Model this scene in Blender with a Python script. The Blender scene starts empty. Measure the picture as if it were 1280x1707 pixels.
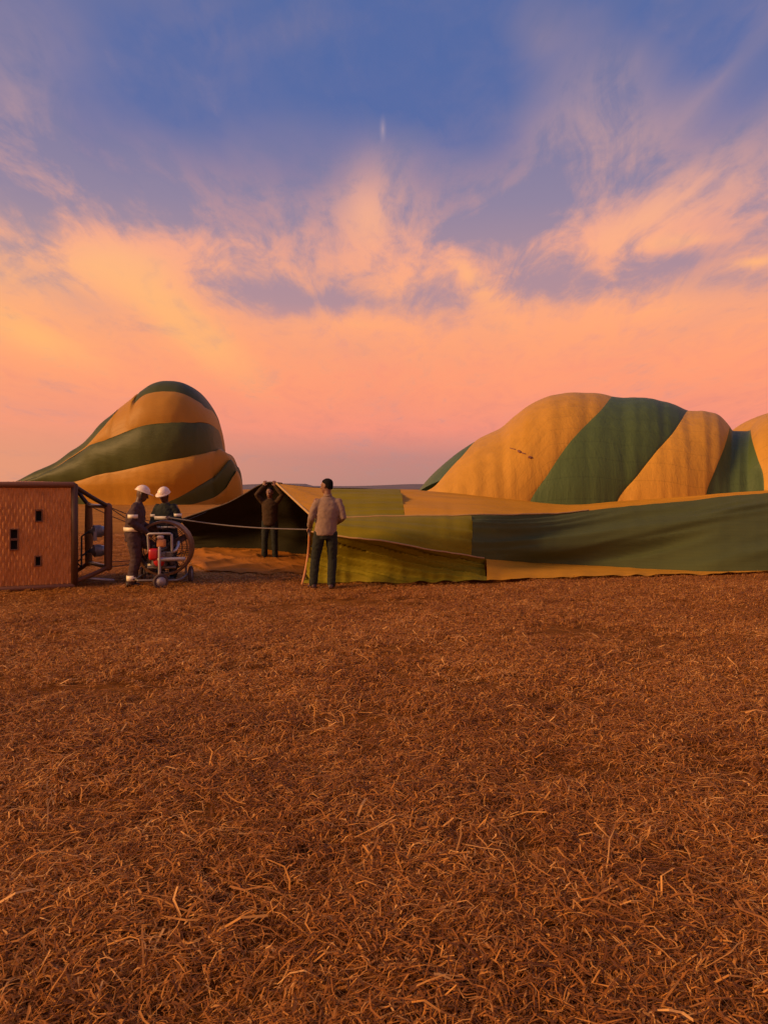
import bpy, bmesh, math, random
import numpy as np
from mathutils import Vector, Matrix, noise as mnoise

random.seed(7); rng = np.random.default_rng(11)
scene = bpy.context.scene
R = math.radians
F_PX, CX, HY, EYE = 1233.0, 640.0, 815.0, 1.6      # focal length, optical centre, horizon line and eye height of the photograph

def at(px, py, Y):
    """World point that lies at distance Y on the sight line of a photograph pixel."""
    return Vector(((px - CX) / F_PX * Y, Y, EYE - (py - HY) / F_PX * Y))
def ground_y(py): return EYE * F_PX / (py - HY)

# ------------------------------------------------------------------ camera
cam_d = bpy.data.cameras.new('camera'); cam = bpy.data.objects.new('camera', cam_d)
scene.collection.objects.link(cam); scene.camera = cam
cam.location = (0, 0, EYE); cam.rotation_euler = (R(90), 0, 0)
cam_d.sensor_fit = 'VERTICAL'; cam_d.sensor_height = 36.0; cam_d.lens = 36.0 * F_PX / 1707.0
cam_d.shift_y = -(853.5 - HY) / 1707.0
cam_d.clip_start = 0.1; cam_d.clip_end = 20000

# ------------------------------------------------------------------ world: dusk sky with lit cloud sheets
SUN_AZ, SUN_EL = R(-112), R(24)       # azimuth from +Y, clockwise positive: the light comes in low from the left
world = bpy.data.worlds.new('World'); scene.world = world; world.use_nodes = True
NT = world.node_tree; NT.nodes.clear()
def N(t, **kw):
    n = NT.nodes.new(t)
    for k, v in kw.items(): setattr(n, k, v)
    return n
def setin(sock, v):
    if isinstance(v, bpy.types.NodeSocket): NT.links.new(v, sock)
    else: sock.default_value = v
def M(op, a, b=0.0, c=0.0, clamp=False):
    n = N('ShaderNodeMath', operation=op); n.use_clamp = clamp
    setin(n.inputs[0], a); setin(n.inputs[1], b); setin(n.inputs[2], c)
    return n.outputs[0]
def srgb(r, g, b):
    f = lambda c: (c / 255 / 12.92) if c / 255 <= 0.04045 else ((c / 255 + 0.055) / 1.055) ** 2.4
    return (f(r), f(g), f(b), 1.0)
def ramp(fac, stops):
    n = N('ShaderNodeValToRGB'); cr = n.color_ramp
    while len(cr.elements) < len(stops): cr.elements.new(0.5)
    for e, (p, c) in zip(cr.elements, stops): e.position = p; e.color = c
    setin(n.inputs[0], fac); return n.outputs[0]
def mixc(fac, a, b):
    n = N('ShaderNodeMix', data_type='RGBA'); n.clamp_factor = True
    setin(n.inputs[0], fac); setin(n.inputs[6], a); setin(n.inputs[7], b); return n.outputs[2]
def sstep(x, lo, hi):
    n = N('ShaderNodeMapRange', interpolation_type='SMOOTHSTEP')
    setin(n.inputs[0], x); n.inputs[1].default_value = lo; n.inputs[2].default_value = hi
    n.inputs[3].default_value = 0; n.inputs[4].default_value = 1; return n.outputs[0]
tc = N('ShaderNodeTexCoord'); sep = N('ShaderNodeSeparateXYZ'); NT.links.new(tc.outputs['Generated'], sep.inputs[0])
dx, dy, dz = sep.outputs
az = M('MULTIPLY', M('ARCTAN2', dx, dy), 180 / math.pi)
el = M('MULTIPLY', M('ARCSINE', M('MINIMUM', M('MAXIMUM', dz, -1), 1)), 180 / math.pi)
elf = M('DIVIDE', M('MAXIMUM', el, 0.0), 40.0)                     # 0 at the horizon, 1 at 40 degrees
den = M('ADD', M('MAXIMUM', dz, 0.0), 0.16)                        # cloud sheet: a plane overhead, seen in perspective
cmb = N('ShaderNodeCombineXYZ'); setin(cmb.inputs[0], M('DIVIDE', dx, den)); setin(cmb.inputs[1], M('DIVIDE', dy, den))
def cloud(scale, detail, rough, dist, rot, sx, sy, off=(0, 0, 0)):
    mp = N('ShaderNodeMapping'); NT.links.new(cmb.outputs[0], mp.inputs[0])
    mp.inputs['Rotation'].default_value = (0, 0, R(rot)); mp.inputs['Scale'].default_value = (sx, sy, 1); mp.inputs['Location'].default_value = off
    n = N('ShaderNodeTexNoise'); NT.links.new(mp.outputs[0], n.inputs['Vector'])
    n.inputs['Scale'].default_value = scale; n.inputs['Detail'].default_value = detail
    n.inputs['Roughness'].default_value = rough; n.inputs['Distortion'].default_value = dist
    return n.outputs[0]
def bank(px, py, wx, wy, tilt=0, amp=1.0):
    """A soft oval bank of cloud (or gap) at a direction of the sky; wx, wy in photograph pixels."""
    a0 = math.degrees(math.atan((px - CX) / F_PX)); e0 = math.degrees(math.atan((HY - py) / F_PX * math.cos(R(a0))))
    k = 180 / math.pi / F_PX
    mp = N('ShaderNodeMapping', vector_type='TEXTURE'); NT.links.new(azel.outputs[0], mp.inputs[0])
    mp.inputs['Location'].default_value = (a0, e0, 0); mp.inputs['Rotation'].default_value = (0, 0, R(tilt)); mp.inputs['Scale'].default_value = (wx * k * 2.1, wy * k * 2.1, 1)
    g = N('ShaderNodeTexGradient', gradient_type='QUADRATIC_SPHERE'); NT.links.new(mp.outputs[0], g.inputs[0])
    return (g.outputs[1], amp)
def total(lst):
    o = 0.0
    for sock, amp in lst: o = M('MULTIPLY_ADD', sock, amp, o)
    return o
azel = N('ShaderNodeCombineXYZ'); setin(azel.inputs[0], az); setin(azel.inputs[1], el)

sky = N('ShaderNodeTexSky', sky_type='NISHITA'); sky.sun_disc = False
sky.sun_elevation = SUN_EL; sky.sun_rotation = SUN_AZ; sky.air_density = 1.0; sky.dust_density = 0.6; sky.ozone_density = 2.5
clear = N('ShaderNodeMix', data_type='RGBA', blend_type='MULTIPLY'); clear.inputs[0].default_value = 1
NT.links.new(sky.outputs[0], clear.inputs[6]); clear.inputs[7].default_value = (0.05, 0.05, 0.05, 1)
# clear air above the clouds: the Nishita blue, deepened with height
deep = ramp(elf, [(0, srgb(190, 145, 140)), (0.45, srgb(112, 118, 165)), (0.62, srgb(86, 110, 172)), (0.85, srgb(72, 106, 172)), (1, srgb(66, 98, 166))])
blue = mixc(0.85, clear.outputs[2], deep)

n_big = cloud(1.7, 4, 0.58, 0.6, 12, 1.1, 0.7, (3.1, 1.7, 0))
n_str = cloud(4.2, 5, 0.63, 0.8, 14, 1.25, 0.55, (0.4, 5.2, 0))
n_fin = cloud(11.0, 5, 0.66, 0.4, 8, 1.3, 0.62, (7.4, 2.2, 0))
tex = M('ADD', M('ADD', M('MULTIPLY', n_big, 0.38), M('MULTIPLY', n_str, 0.40)), M('MULTIPLY', n_fin, 0.22))   # about 0.5
gaps = total([bank(300, 170, 200, 85, 5, 0.42), bank(790, 190, 100, 90, -30, 0.66), bank(640, 80, 150, 70, 0, 0.42),
              bank(1190, 70, 120, 110, 25, 0.62), bank(1080, 20, 90, 60, 0, 0.3), bank(560, 40, 120, 60, 0, 0.35), bank(130, 220, 70, 60, 0, 0.2)])
banks = total([bank(1010, 210, 230, 170, 30, 0.55), bank(1060, 110, 110, 60, 20, 0.3), bank(30, 120, 130, 190, 0, 0.42), bank(900, 60, 60, 50, 0, 0.3), bank(1200, 130, 110, 22, 35, 0.45),
               bank(640, 300, 60, 60, 0, 0.2), bank(1250, 15, 90, 35, 0, 0.35), bank(370, 70, 110, 50, -30, 0.26), bank(470, 210, 120, 40, -10, 0.12)])
lowcov = M('SUBTRACT', 1.0, sstep(el, 17.0, 30.0))
cov = M('SUBTRACT', M('ADD', M('ADD', M('MULTIPLY', M('SUBTRACT', tex, 0.5), 3.2), 0.46), M('ADD', M('MULTIPLY', lowcov, 0.75), banks)), gaps)
veil = M('ADD', 0.10, M('MULTIPLY', sstep(M('ADD', n_big, M('MULTIPLY', M('SUBTRACT', n_str, 0.5), 0.8)), 0.36, 0.8), 0.55))                     # a thin mauve veil even across the gaps
cov = M('MAXIMUM', sstep(cov, 0.0, 1.25), veil)

lit = ramp(elf, [(0, srgb(182, 136, 124)), (0.06, srgb(194, 138, 128)), (0.115, srgb(246, 150, 124)), (0.19, srgb(255, 160, 118)), (0.27, srgb(255, 168, 120)),
                 (0.36, srgb(255, 176, 128)), (0.45, srgb(248, 172, 140)), (0.52, srgb(222, 164, 150)), (0.60, srgb(194, 154, 156)), (0.68, srgb(172, 146, 160)), (0.85, srgb(164, 140, 150)), (1, srgb(188, 146, 140))])
shade = ramp(elf, [(0, srgb(178, 134, 126)), (0.1, srgb(216, 140, 126)), (0.22, srgb(244, 150, 124)), (0.30, srgb(214, 154, 142)), (0.35, srgb(180, 146, 152)),
                   (0.44, srgb(168, 142, 156)), (0.52, srgb(146, 133, 160)), (0.68, srgb(118, 120, 160)), (0.85, srgb(112, 116, 156)), (1, srgb(146, 130, 150))])
folds = total([bank(570, 503, 230, 30, 2, 0.72), bank(450, 490, 110, 26, -8, 0.35), bank(40, 462, 90, 50, -8, 0.6), bank(1120, 440, 220, 38, 8, 0.58), bank(900, 470, 150, 34, 5, 0.4),
               bank(760, 390, 130, 50, -20, 0.45), bank(1250, 465, 90, 30, 0, 0.5), bank(60, 345, 110, 55, -20, 0.5), bank(330, 372, 140, 20, 3, 0.4), bank(870, 330, 110, 60, 10, 0.5), bank(540, 300, 140, 40, 5, 0.3), bank(200, 300, 200, 40, -5, 0.35)])
glows = total([bank(310, 540, 170, 46, -38, 0.85), bank(60, 560, 140, 40, -20, 0.6), bank(615, 350, 65, 80, 0, 0.75), bank(160, 440, 170, 40, 8, 0.4), bank(780, 455, 90, 34, -45, 0.6), bank(1080, 360, 170, 42, 22, 0.65),
               bank(1080, 520, 260, 34, 5, 0.3), bank(1140, 402, 80, 15, 0, 0.6), bank(1260, 436, 65, 15, 0, 0.7), bank(600, 540, 160, 20, -3, 0.3)])
fine = M('ADD', M('MULTIPLY', M('SUBTRACT', n_str, 0.5), 3.0), M('MULTIPLY', M('SUBTRACT', n_fin, 0.5), 1.6))
sh = M('SUBTRACT', M('ADD', M('ADD', M('MULTIPLY', fine, M('ADD', 0.44, M('MULTIPLY', sstep(el, 11, 17), 0.26))), M('ADD', 0.24, M('MULTIPLY', sstep(el, 14, 20), 0.27))), folds), glows)
hot = sstep(M('SUBTRACT', glows, M('MULTIPLY', sh, 0.35)), 0.1, 0.75)
ccol = mixc(sstep(sh, -0.05, 1.0), lit, shade)
ccol = mixc(M('MULTIPLY', hot, 0.45), ccol, mixc(sstep(el, 12, 24), srgb(255, 196, 116), srgb(255, 178, 148)))
# towards the sun's side the low sky is yellower, away from it pinker
sv = N('ShaderNodeVectorMath', operation='DOT_PRODUCT'); NT.links.new(tc.outputs['Generated'], sv.inputs[0])
sv.inputs[1].default_value = (math.sin(R(-100)), math.cos(R(-100)), 0)
side = sstep(sv.outputs['Value'], -0.6, 0.75)
tint = ramp(side, [(0, (1.02, 0.96, 0.98, 1)), (0.5, (1.0, 0.97, 1.0, 1)), (1, (1.04, 1.14, 0.96, 1))])
tl = N('ShaderNodeMix', data_type='RGBA', blend_type='MULTIPLY')
setin(tl.inputs[0], M('SUBTRACT', 1.0, sstep(el, 14, 22))); setin(tl.inputs[6], ccol); setin(tl.inputs[7], tint)
warm = M('MULTIPLY', sstep(sv.outputs['Value'], -0.25, 0.42), M('SUBTRACT', 1.0, sstep(el, 1.5, 7.5)))
low = mixc(M('MULTIPLY', warm, 0.75), tl.outputs[2], srgb(246, 160, 118))
allsky = mixc(cov, blue, low)
trail = total([bank(638, 216, 4, 13, 0, 0.32)])                 # a short bright vapour trail
allsky = mixc(trail, allsky, srgb(226, 190, 184))
bg = N('ShaderNodeBackground'); setin(bg.inputs[0], allsky); bg.inputs[1].default_value = 1.0
world.cycles.sampling_method = 'MANUAL'; world.cycles.sample_map_resolution = 256
wo = N('ShaderNodeOutputWorld'); NT.links.new(bg.outputs[0], wo.inputs[0])

# ------------------------------------------------------------------ the last sun, low and veiled
sun_d = bpy.data.lights.new('sun', 'SUN'); sun = bpy.data.objects.new('sun', sun_d); scene.collection.objects.link(sun)
sun_d.energy = 4.2; sun_d.angle = R(15); sun_d.color = (1.0, 0.54, 0.20)
sd = Vector((math.sin(SUN_AZ) * math.cos(SUN_EL), math.cos(SUN_AZ) * math.cos(SUN_EL), math.sin(SUN_EL)))
sun.rotation_euler = (-sd).to_track_quat('-Z', 'Y').to_euler(); sun.location = sd * 60

vs = scene.view_settings
vs.view_transform = 'Standard'; vs.look = 'None'; vs.exposure = 0.0; vs.gamma = 1.0; vs.use_curve_mapping = False
scene.cycles.max_bounces = 4; scene.cycles.diffuse_bounces = 2; scene.cycles.glossy_bounces = 2; scene.cycles.transmission_bounces = 2; scene.cycles.use_adaptive_sampling = True; scene.cycles.adaptive_threshold = 0.02; scene.cycles.transparent_max_bounces = 6

# ------------------------------------------------------------------ helpers
col = scene.collection
def link(o, parent=None):
    col.objects.link(o)
    if parent is not None: o.parent = parent
    return o
def tag(o, label=None, cat=None, group=None, kind=None):
    if label: o['label'] = label
    if cat: o['category'] = cat
    if group: o['group'] = group
    if kind: o['kind'] = kind
    return o
def empty(name, loc=(0, 0, 0), rz=0.0):
    o = bpy.data.objects.new(name, None); o.location = loc; o.rotation_euler = (0, 0, rz); o.empty_display_size = 0.2
    return link(o)
def mesh_obj(name, me, mat, parent=None, smooth=True):
    if mat is not None and not me.materials: me.materials.append(mat)
    if smooth:
        me.polygons.foreach_set('use_smooth', [True] * len(me.polygons))
    return link(bpy.data.objects.new(name, me), parent)
def bm_obj(name, bm, mat, parent=None, smooth=True):
    bmesh.ops.recalc_face_normals(bm, faces=bm.faces)
    me = bpy.data.meshes.new(name); bm.to_mesh(me); bm.free()
    return mesh_obj(name, me, mat, parent, smooth)
def add_box(bm, c, size, rot=None, bevel=0.0):
    mx = Matrix.Translation(Vector(c)) @ (rot.to_4x4() if rot is not None else Matrix.Identity(4)) @ Matrix.Diagonal((*size, 1))
    r = bmesh.ops.create_cube(bm, size=1.0, matrix=mx)
    if bevel:
        es = {e for v in r['verts'] for e in v.link_edges}
        bmesh.ops.bevel(bm, geom=list(es), offset=bevel, segments=2, affect='EDGES', profile=0.6)
def frame_of(d, up=Vector((0, 0, 1))):
    d = d.normalized()
    if abs(d.dot(up)) > 0.95: up = Vector((0, 1, 0))
    s = d.cross(up).normalized(); return s, s.cross(d).normalized()
def add_tube(bm, pts, radii, seg=10, round_ends=True, closed=False):
    """A round limb, pipe or rope through pts; radii one number or one per point."""
    pts = [Vector(p) for p in pts]; n = len(pts)
    if not hasattr(radii, '__len__'): radii = [radii] * n
    rings = []; prev = None
    for i in range(n):
        if closed: d = pts[(i + 1) % n] - pts[i - 1]
        else: d = pts[min(i + 1, n - 1)] - pts[max(i - 1, 0)]
        d.normalize()
        if prev is None: s, u = frame_of(d)
        else:
            s = (prev - d * prev.dot(d)).normalized(); u = s.cross(d)
        prev = s
        rings.append((pts[i], d, s, u, radii[i]))
    if round_ends and not closed:
        p, d, s, u, r = rings[0]
        rings = [(p - d * r * math.sin(a), d, s, u, r * math.cos(a)) for a in (1.35, 0.8, 0.35)] + rings
        p, d, s, u, r = rings[-1]
        rings += [(p + d * r * math.sin(a), d, s, u, r * math.cos(a)) for a in (0.35, 0.8, 1.35)]
    vr = [[bm.verts.new(p + s * (r * math.cos(2 * math.pi * k / seg)) + u * (r * math.sin(2 * math.pi * k / seg))) for k in range(seg)] for p, d, s, u, r in rings]
    m = len(vr)
    for i in range(m if closed else m - 1):
        a, b = vr[i], vr[(i + 1) % m]
        for k in range(seg): bm.faces.new((a[k], a[(k + 1) % seg], b[(k + 1) % seg], b[k]))
    if not closed: bm.faces.new(vr[0][::-1]); bm.faces.new(vr[-1])
def add_loft(bm, rings, seg=20):
    """rings: (centre, side vector, front vector) with the half-widths in the vectors' lengths."""
    vr = []
    for c, s, f in rings:
        vr.append([bm.verts.new(Vector(c) + Vector(s) * math.cos(2 * math.pi * k / seg) + Vector(f) * math.sin(2 * math.pi * k / seg)) for k in range(seg)])
    for a, b in zip(vr, vr[1:]):
        for k in range(seg): bm.faces.new((a[k], a[(k + 1) % seg], b[(k + 1) % seg], b[k]))
    bm.faces.new(vr[0][::-1]); bm.faces.new(vr[-1])
def grid_obj(name, fn, nu, nv, mat, parent=None):
    us = np.linspace(0, 1, nu); vv = np.linspace(0, 1, nv)
    verts = [tuple(fn(u, v)) for v in vv for u in us]
    faces = [(j * nu + i, j * nu + i + 1, (j + 1) * nu + i + 1, (j + 1) * nu + i) for j in range(nv - 1) for i in range(nu - 1)]
    me = bpy.data.meshes.new(name); me.from_pydata(verts, [], faces)
    uvl = me.uv_layers.new(name='UVMap'); li = np.empty(len(me.loops), dtype=np.int32); me.loops.foreach_get('vertex_index', li)
    uvs = np.stack([us[li % nu], vv[li // nu]], 1).astype(np.float32); uvl.data.foreach_set('uv', uvs.ravel())
    return mesh_obj(name, me, mat, parent)
def fuse(name, bm, voxel, mat, parent=None, smooth_it=6, wrinkle=None):
    """Melt overlapping solids into one continuous skin."""
    bmesh.ops.recalc_face_normals(bm, faces=bm.faces)
    me = bpy.data.meshes.new('tmp'); bm.to_mesh(me); bm.free()
    o = bpy.data.objects.new('tmp', me); col.objects.link(o)
    md = o.modifiers.new('r', 'REMESH'); md.mode = 'VOXEL'; md.voxel_size = voxel
    if smooth_it:
        sm = o.modifiers.new('s', 'SMOOTH'); sm.iterations = smooth_it; sm.factor = 0.5
    dg = bpy.context.evaluated_depsgraph_get(); res = bpy.data.meshes.new_from_object(o.evaluated_get(dg))
    bpy.data.objects.remove(o); bpy.data.meshes.remove(me); res.name = name
    if wrinkle:
        amp, sc = wrinkle; nrm = [v.normal.copy() for v in res.vertices]
        for v, nn in zip(res.vertices, nrm):
            c = v.co.copy(); k = mnoise.noise(Vector((c.x * sc, c.y * sc, c.z * sc * 1.5))) + 0.6 * mnoise.noise(Vector((c.x * sc * 2.3 + 9, c.y * sc * 2.3, c.z * sc * 3.2)))
            v.co = c + nn * (k * amp)
    return mesh_obj(name, res, mat, parent)
def interp(xs, ys, x): return float(np.interp(x, xs, ys))
def smooth_curve(pts):
    """Catmull-Rom through (x, *values) keys; returns a function of x."""
    pts = [tuple(map(float, p)) for p in pts]; xs = [p[0] for p in pts]
    def f(x):
        if x <= xs[0]: return pts[0][1:]
        if x >= xs[-1]: return pts[-1][1:]
        i = int(np.searchsorted(xs, x)) - 1; i = max(0, min(i, len(xs) - 2))
        h = xs[i + 1] - xs[i]; t = (x - xs[i]) / h; out = []
        for k in range(1, len(pts[0])):
            y0, y1 = pts[i][k], pts[i + 1][k]
            d = (y1 - y0) / h
            dl = (y0 - pts[i - 1][k]) / (xs[i] - xs[i - 1]) if i > 0 else d
            dr = (pts[i + 2][k] - y1) / (xs[i + 2] - xs[i + 1]) if i + 2 < len(xs) else d
            m0 = 0.5 * (d + dl) if d * dl > 0 else 0.0; m1 = 0.5 * (d + dr) if d * dr > 0 else 0.0
            out.append((2*t**3 - 3*t**2 + 1) * y0 + (t**3 - 2*t**2 + t) * h * m0 + (-2*t**3 + 3*t**2) * y1 + (t**3 - t**2) * h * m1)
        return tuple(out)
    return f
def nz(x, y, z=0.0): return mnoise.noise(Vector((x, y, z)))

# ------------------------------------------------------------------ materials
class Mat:
    def __init__(s, name):
        s.m = bpy.data.materials.new(name); s.m.use_nodes = True; s.t = s.m.node_tree; s.b = s.t.nodes['Principled BSDF']; s.out = s.t.nodes['Material Output']
    def n(s, t, **kw):
        x = s.t.nodes.new(t)
        for k, v in kw.items(): setattr(x, k, v)
        return x
    def l(s, a, b): s.t.links.new(a, b)
    def coords(s, kind='Object', scale=(1, 1, 1), rot=(0, 0, 0)):
        c = s.n('ShaderNodeTexCoord'); mp = s.n('ShaderNodeMapping'); s.l(c.outputs[kind], mp.inputs[0]); mp.inputs['Scale'].default_value = scale; mp.inputs['Rotation'].default_value = rot
        return mp.outputs[0]
    def noise(s, vec, scale, detail=4, rough=0.55, dist=0.0):
        x = s.n('ShaderNodeTexNoise'); s.l(vec, x.inputs['Vector']); x.inputs['Scale'].default_value = scale; x.inputs['Detail'].default_value = detail
        x.inputs['Roughness'].default_value = rough; x.inputs['Distortion'].default_value = dist; return x.outputs[0]
    def ramp(s, fac, stops):
        x = s.n('ShaderNodeValToRGB'); cr = x.color_ramp
        while len(cr.elements) < len(stops): cr.elements.new(0.5)
        for e, (p, c) in zip(cr.elements, stops): e.position = p; e.color = (*c[:3], 1)
        s.l(fac, x.inputs[0]); return x.outputs[0]
    def mix(s, fac, a, b, blend='MIX'):
        x = s.n('ShaderNodeMix', data_type='RGBA', blend_type=blend)
        for i, v in ((0, fac), (6, a), (7, b)):
            if isinstance(v, bpy.types.NodeSocket): s.l(v, x.inputs[i])
            else: x.inputs[i].default_value = v if i == 0 else (*v[:3], 1)
        return x.outputs[2]
    def math(s, op, a, b=0.0):
        x = s.n('ShaderNodeMath', operation=op)
        for i, v in ((0, a), (1, b)):
            if isinstance(v, bpy.types.NodeSocket): s.l(v, x.inputs[i])
            else: x.inputs[i].default_value = v
        return x.outputs[0]
    def bump(s, h, strength=0.3, dist=0.02, prev=None):
        x = s.n('ShaderNodeBump'); s.l(h, x.inputs['Height']); x.inputs['Strength'].default_value = strength; x.inputs['Distance'].default_value = dist
        if prev is not None: s.l(prev, x.inputs['Normal'])
        return x.outputs[0]
    def set(s, color=None, rough=None, metal=None, normal=None, spec=None):
        for k, v in (('Base Color', color), ('Roughness', rough), ('Metallic', metal), ('Normal', normal), ('Specular IOR Level', spec)):
            if v is None: continue
            if isinstance(v, bpy.types.NodeSocket): s.l(v, s.b.inputs[k])
            else: s.b.inputs[k].default_value = (*v[:3], 1) if k == 'Base Color' else v
        return s.m

def fabric(name, c, streak=(2.6, 2.6, 0.22), scale=1.0, amp=0.035, translucent=0.12, rough=0.5, seams=26):
    """Coated balloon nylon: long soft pleats, fine crinkle, slight see-through glow."""
    m = Mat(name); v = m.coords('Object', streak); v2 = m.coords('Object')
    a = m.noise(v, 1.3 * scale, 5, 0.55, 0.3); b = m.noise(v2, 7 * scale, 5, 0.6); d = m.noise(v2, 0.35 * scale, 3)
    lo = tuple(x * 0.88 for x in c); hi = tuple(min(1, x * 1.08) for x in c)
    colr = m.ramp(m.math('ADD', m.math('MULTIPLY', a, 0.8), m.math('MULTIPLY', d, 0.2)), [(0.3, lo), (0.52, c), (0.72, hi)])
    # sewn panel seams across each gore, from its own mapping
    uv = m.n('ShaderNodeTexCoord'); su = m.n('ShaderNodeSeparateXYZ'); m.l(uv.outputs['UV'], su.inputs[0])
    fr = m.math('FRACT', m.math('MULTIPLY', su.outputs[1 if seams > 0 else 0], abs(seams))); line = m.math('LESS_THAN', fr, 0.05)
    colr = m.mix(m.math('MULTIPLY', line, 0.22), colr, tuple(x * 0.45 for x in c))
    rid = m.math('ABSOLUTE', m.math('SUBTRACT', m.noise(v, 2.6 * scale, 3, 0.5, 0.8), 0.5))          # sharp creases
    h = m.bump(a, 0.9, amp / scale); h1 = m.bump(rid, 0.28, amp * 1.4 / scale, h); h2 = m.bump(m.math('SUBTRACT', b, m.math('MULTIPLY', line, 0.6)), 0.35, 0.012 / scale, h1)
    m.set(colr, rough, 0, h2, 0.22 if rough < 0.55 else 0.08)
    if translucent:
        tr = m.n('ShaderNodeBsdfTranslucent'); m.l(colr, tr.inputs[0]); m.l(h2, tr.inputs['Normal'])
        mx = m.n('ShaderNodeMixShader'); mx.inputs[0].default_value = translucent
        m.l(m.b.outputs[0], mx.inputs[1]); m.l(tr.outputs[0], mx.inputs[2]); m.l(mx.outputs[0], m.out.inputs[0])
    return m.m
def cloth(name, c, rough=0.85, var=0.25, sc=18):
    m = Mat(name); v = m.coords('Object'); a = m.noise(v, sc, 5, 0.6); w = m.noise(v, 240, 2)
    colr = m.ramp(a, [(0.25, tuple(x * (1 - var) for x in c)), (0.75, tuple(min(1, x * (1 + var)) for x in c))])
    return m.set(colr, rough, 0, m.bump(w, 0.25, 0.002, m.bump(a, 0.3, 0.01)), 0.2)
def plain(name, c, rough=0.5, metal=0.0, var=0.12, sc=14, bump=0.1):
    m = Mat(name); v = m.coords('Object'); a = m.noise(v, sc, 6, 0.62)
    colr = m.ramp(a, [(0.3, tuple(x * (1 - var) for x in c)), (0.7, tuple(min(1, x * (1 + var)) for x in c))])
    r = m.n('ShaderNodeMapRange'); m.l(a, r.inputs[0]); r.inputs[3].default_value = max(0.05, rough - 0.12); r.inputs[4].default_value = min(1, rough + 0.15)
    return m.set(colr, r.outputs[0], metal, m.bump(a, bump, 0.004))

ORANGE = (0.58, 0.30, 0.038); GREEN = (0.080, 0.122, 0.040); OLIVE = (0.245, 0.195, 0.010)
F_OR = fabric('orange_nylon', ORANGE); F_GR = fabric('green_nylon', GREEN); F_OL = fabric('olive_nylon', OLIVE, (0.5, 3, 3), amp=0.016, rough=0.6)
F_ORF = fabric('orange_nylon_slack', (0.62, 0.29, 0.022), (0.3, 1.5, 4), amp=0.012, rough=0.62); F_GRF = fabric('green_nylon_slack', (0.092, 0.108, 0.036), (0.2, 1.5, 3), amp=0.012, rough=0.62)
F_DARK = fabric('shaded_mouth_fabric', (0.022, 0.019, 0.008), (0.6, 2, 3), translucent=0.02, rough=0.85)  # dark mouth cloth, made near black to carry the inner shade
F_ORD = fabric('orange_nylon_far', (0.46, 0.225, 0.028), (0.25, 1, 0.9), 0.25, translucent=0.1); F_GRD = fabric('green_nylon_far', (0.070, 0.082, 0.024), (0.25, 1, 0.9), 0.25, translucent=0.1)  # far balloon's weaker light is put into these lower colours
M_TAPE = plain('pale_webbing', (0.44, 0.27, 0.10), 0.8)
M_ROPE = plain('pale_rope', (0.17, 0.14, 0.12), 0.8)
M_SKIN = plain('skin', (0.20, 0.09, 0.05), 0.5, var=0.15, sc=30); M_SKIN2 = plain('skin_dark', (0.09, 0.042, 0.026), 0.5, var=0.15, sc=30)
M_HAIR = plain('black_hair', (0.010, 0.008, 0.008), 0.9, sc=80, bump=0.6); M_HAIR.node_tree.nodes['Principled BSDF'].inputs['Specular IOR Level'].default_value = 0.08
M_EYE = plain('eye_white', (0.7, 0.66, 0.6), 0.25)
M_STEEL = plain('brushed_steel', (0.45, 0.42, 0.40), 0.35, 0.9); M_BLACK = plain('black_rubber', (0.018, 0.016, 0.016), 0.7)
M_GREY = plain('grey_painted_tube', (0.36, 0.33, 0.32), 0.45, 0.3)
M_RED = plain('red_engine_paint', (0.42, 0.012, 0.012), 0.35); M_ENG = plain('engine_casting', (0.16, 0.14, 0.13), 0.5, 0.5)
M_LEATHER = plain('brown_leather', (0.16, 0.062, 0.024), 0.6, sc=22, bump=0.4); M_DLEATHER = plain('dark_leather', (0.035, 0.018, 0.010), 0.6, sc=22, bump=0.4)
M_PAD = plain('tan_padding', (0.24, 0.10, 0.022), 0.8, sc=20, bump=0.4)
M_HELM = plain('white_helmet_shell', (0.80, 0.66, 0.50), 0.35, sc=6)
M_BAND = plain('reflective_tape', (0.82, 0.74, 0.55), 0.4)

# ------------------------------------------------------------------ ground, hills
m = Mat('dry_earth'); v = m.coords('Object')
a = m.noise(v, 0.35, 6, 0.6, 0.4); b = m.noise(v, 9, 7, 0.7); c = m.noise(v, 70, 4, 0.7); fl = m.n('ShaderNodeTexVoronoi'); m.l(m.coords('Object', (1, 1, 1)), fl.inputs['Vector']); fl.inputs['Scale'].default_value = 55
mixf = m.math('ADD', m.math('MULTIPLY', a, 0.35), m.math('ADD', m.math('MULTIPLY', b, 0.3), m.math('MULTIPLY', c, 0.35)))
near = m.ramp(mixf, [(0.36, (0.10, 0.034, 0.006)), (0.5, (0.28, 0.100, 0.014)), (0.62, (0.43, 0.17, 0.024)), (0.72, (0.54, 0.235, 0.04))])
sx = m.n('ShaderNodeSeparateXYZ'); m.l(v, sx.inputs[0])
def smoothmask(m, val, lo, hi):
    r_ = m.n('ShaderNodeMapRange', interpolation_type='SMOOTHSTEP'); m.l(val, r_.inputs[0]); r_.inputs[1].default_value = lo; r_.inputs[2].default_value = hi; return r_.outputs[0]
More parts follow.
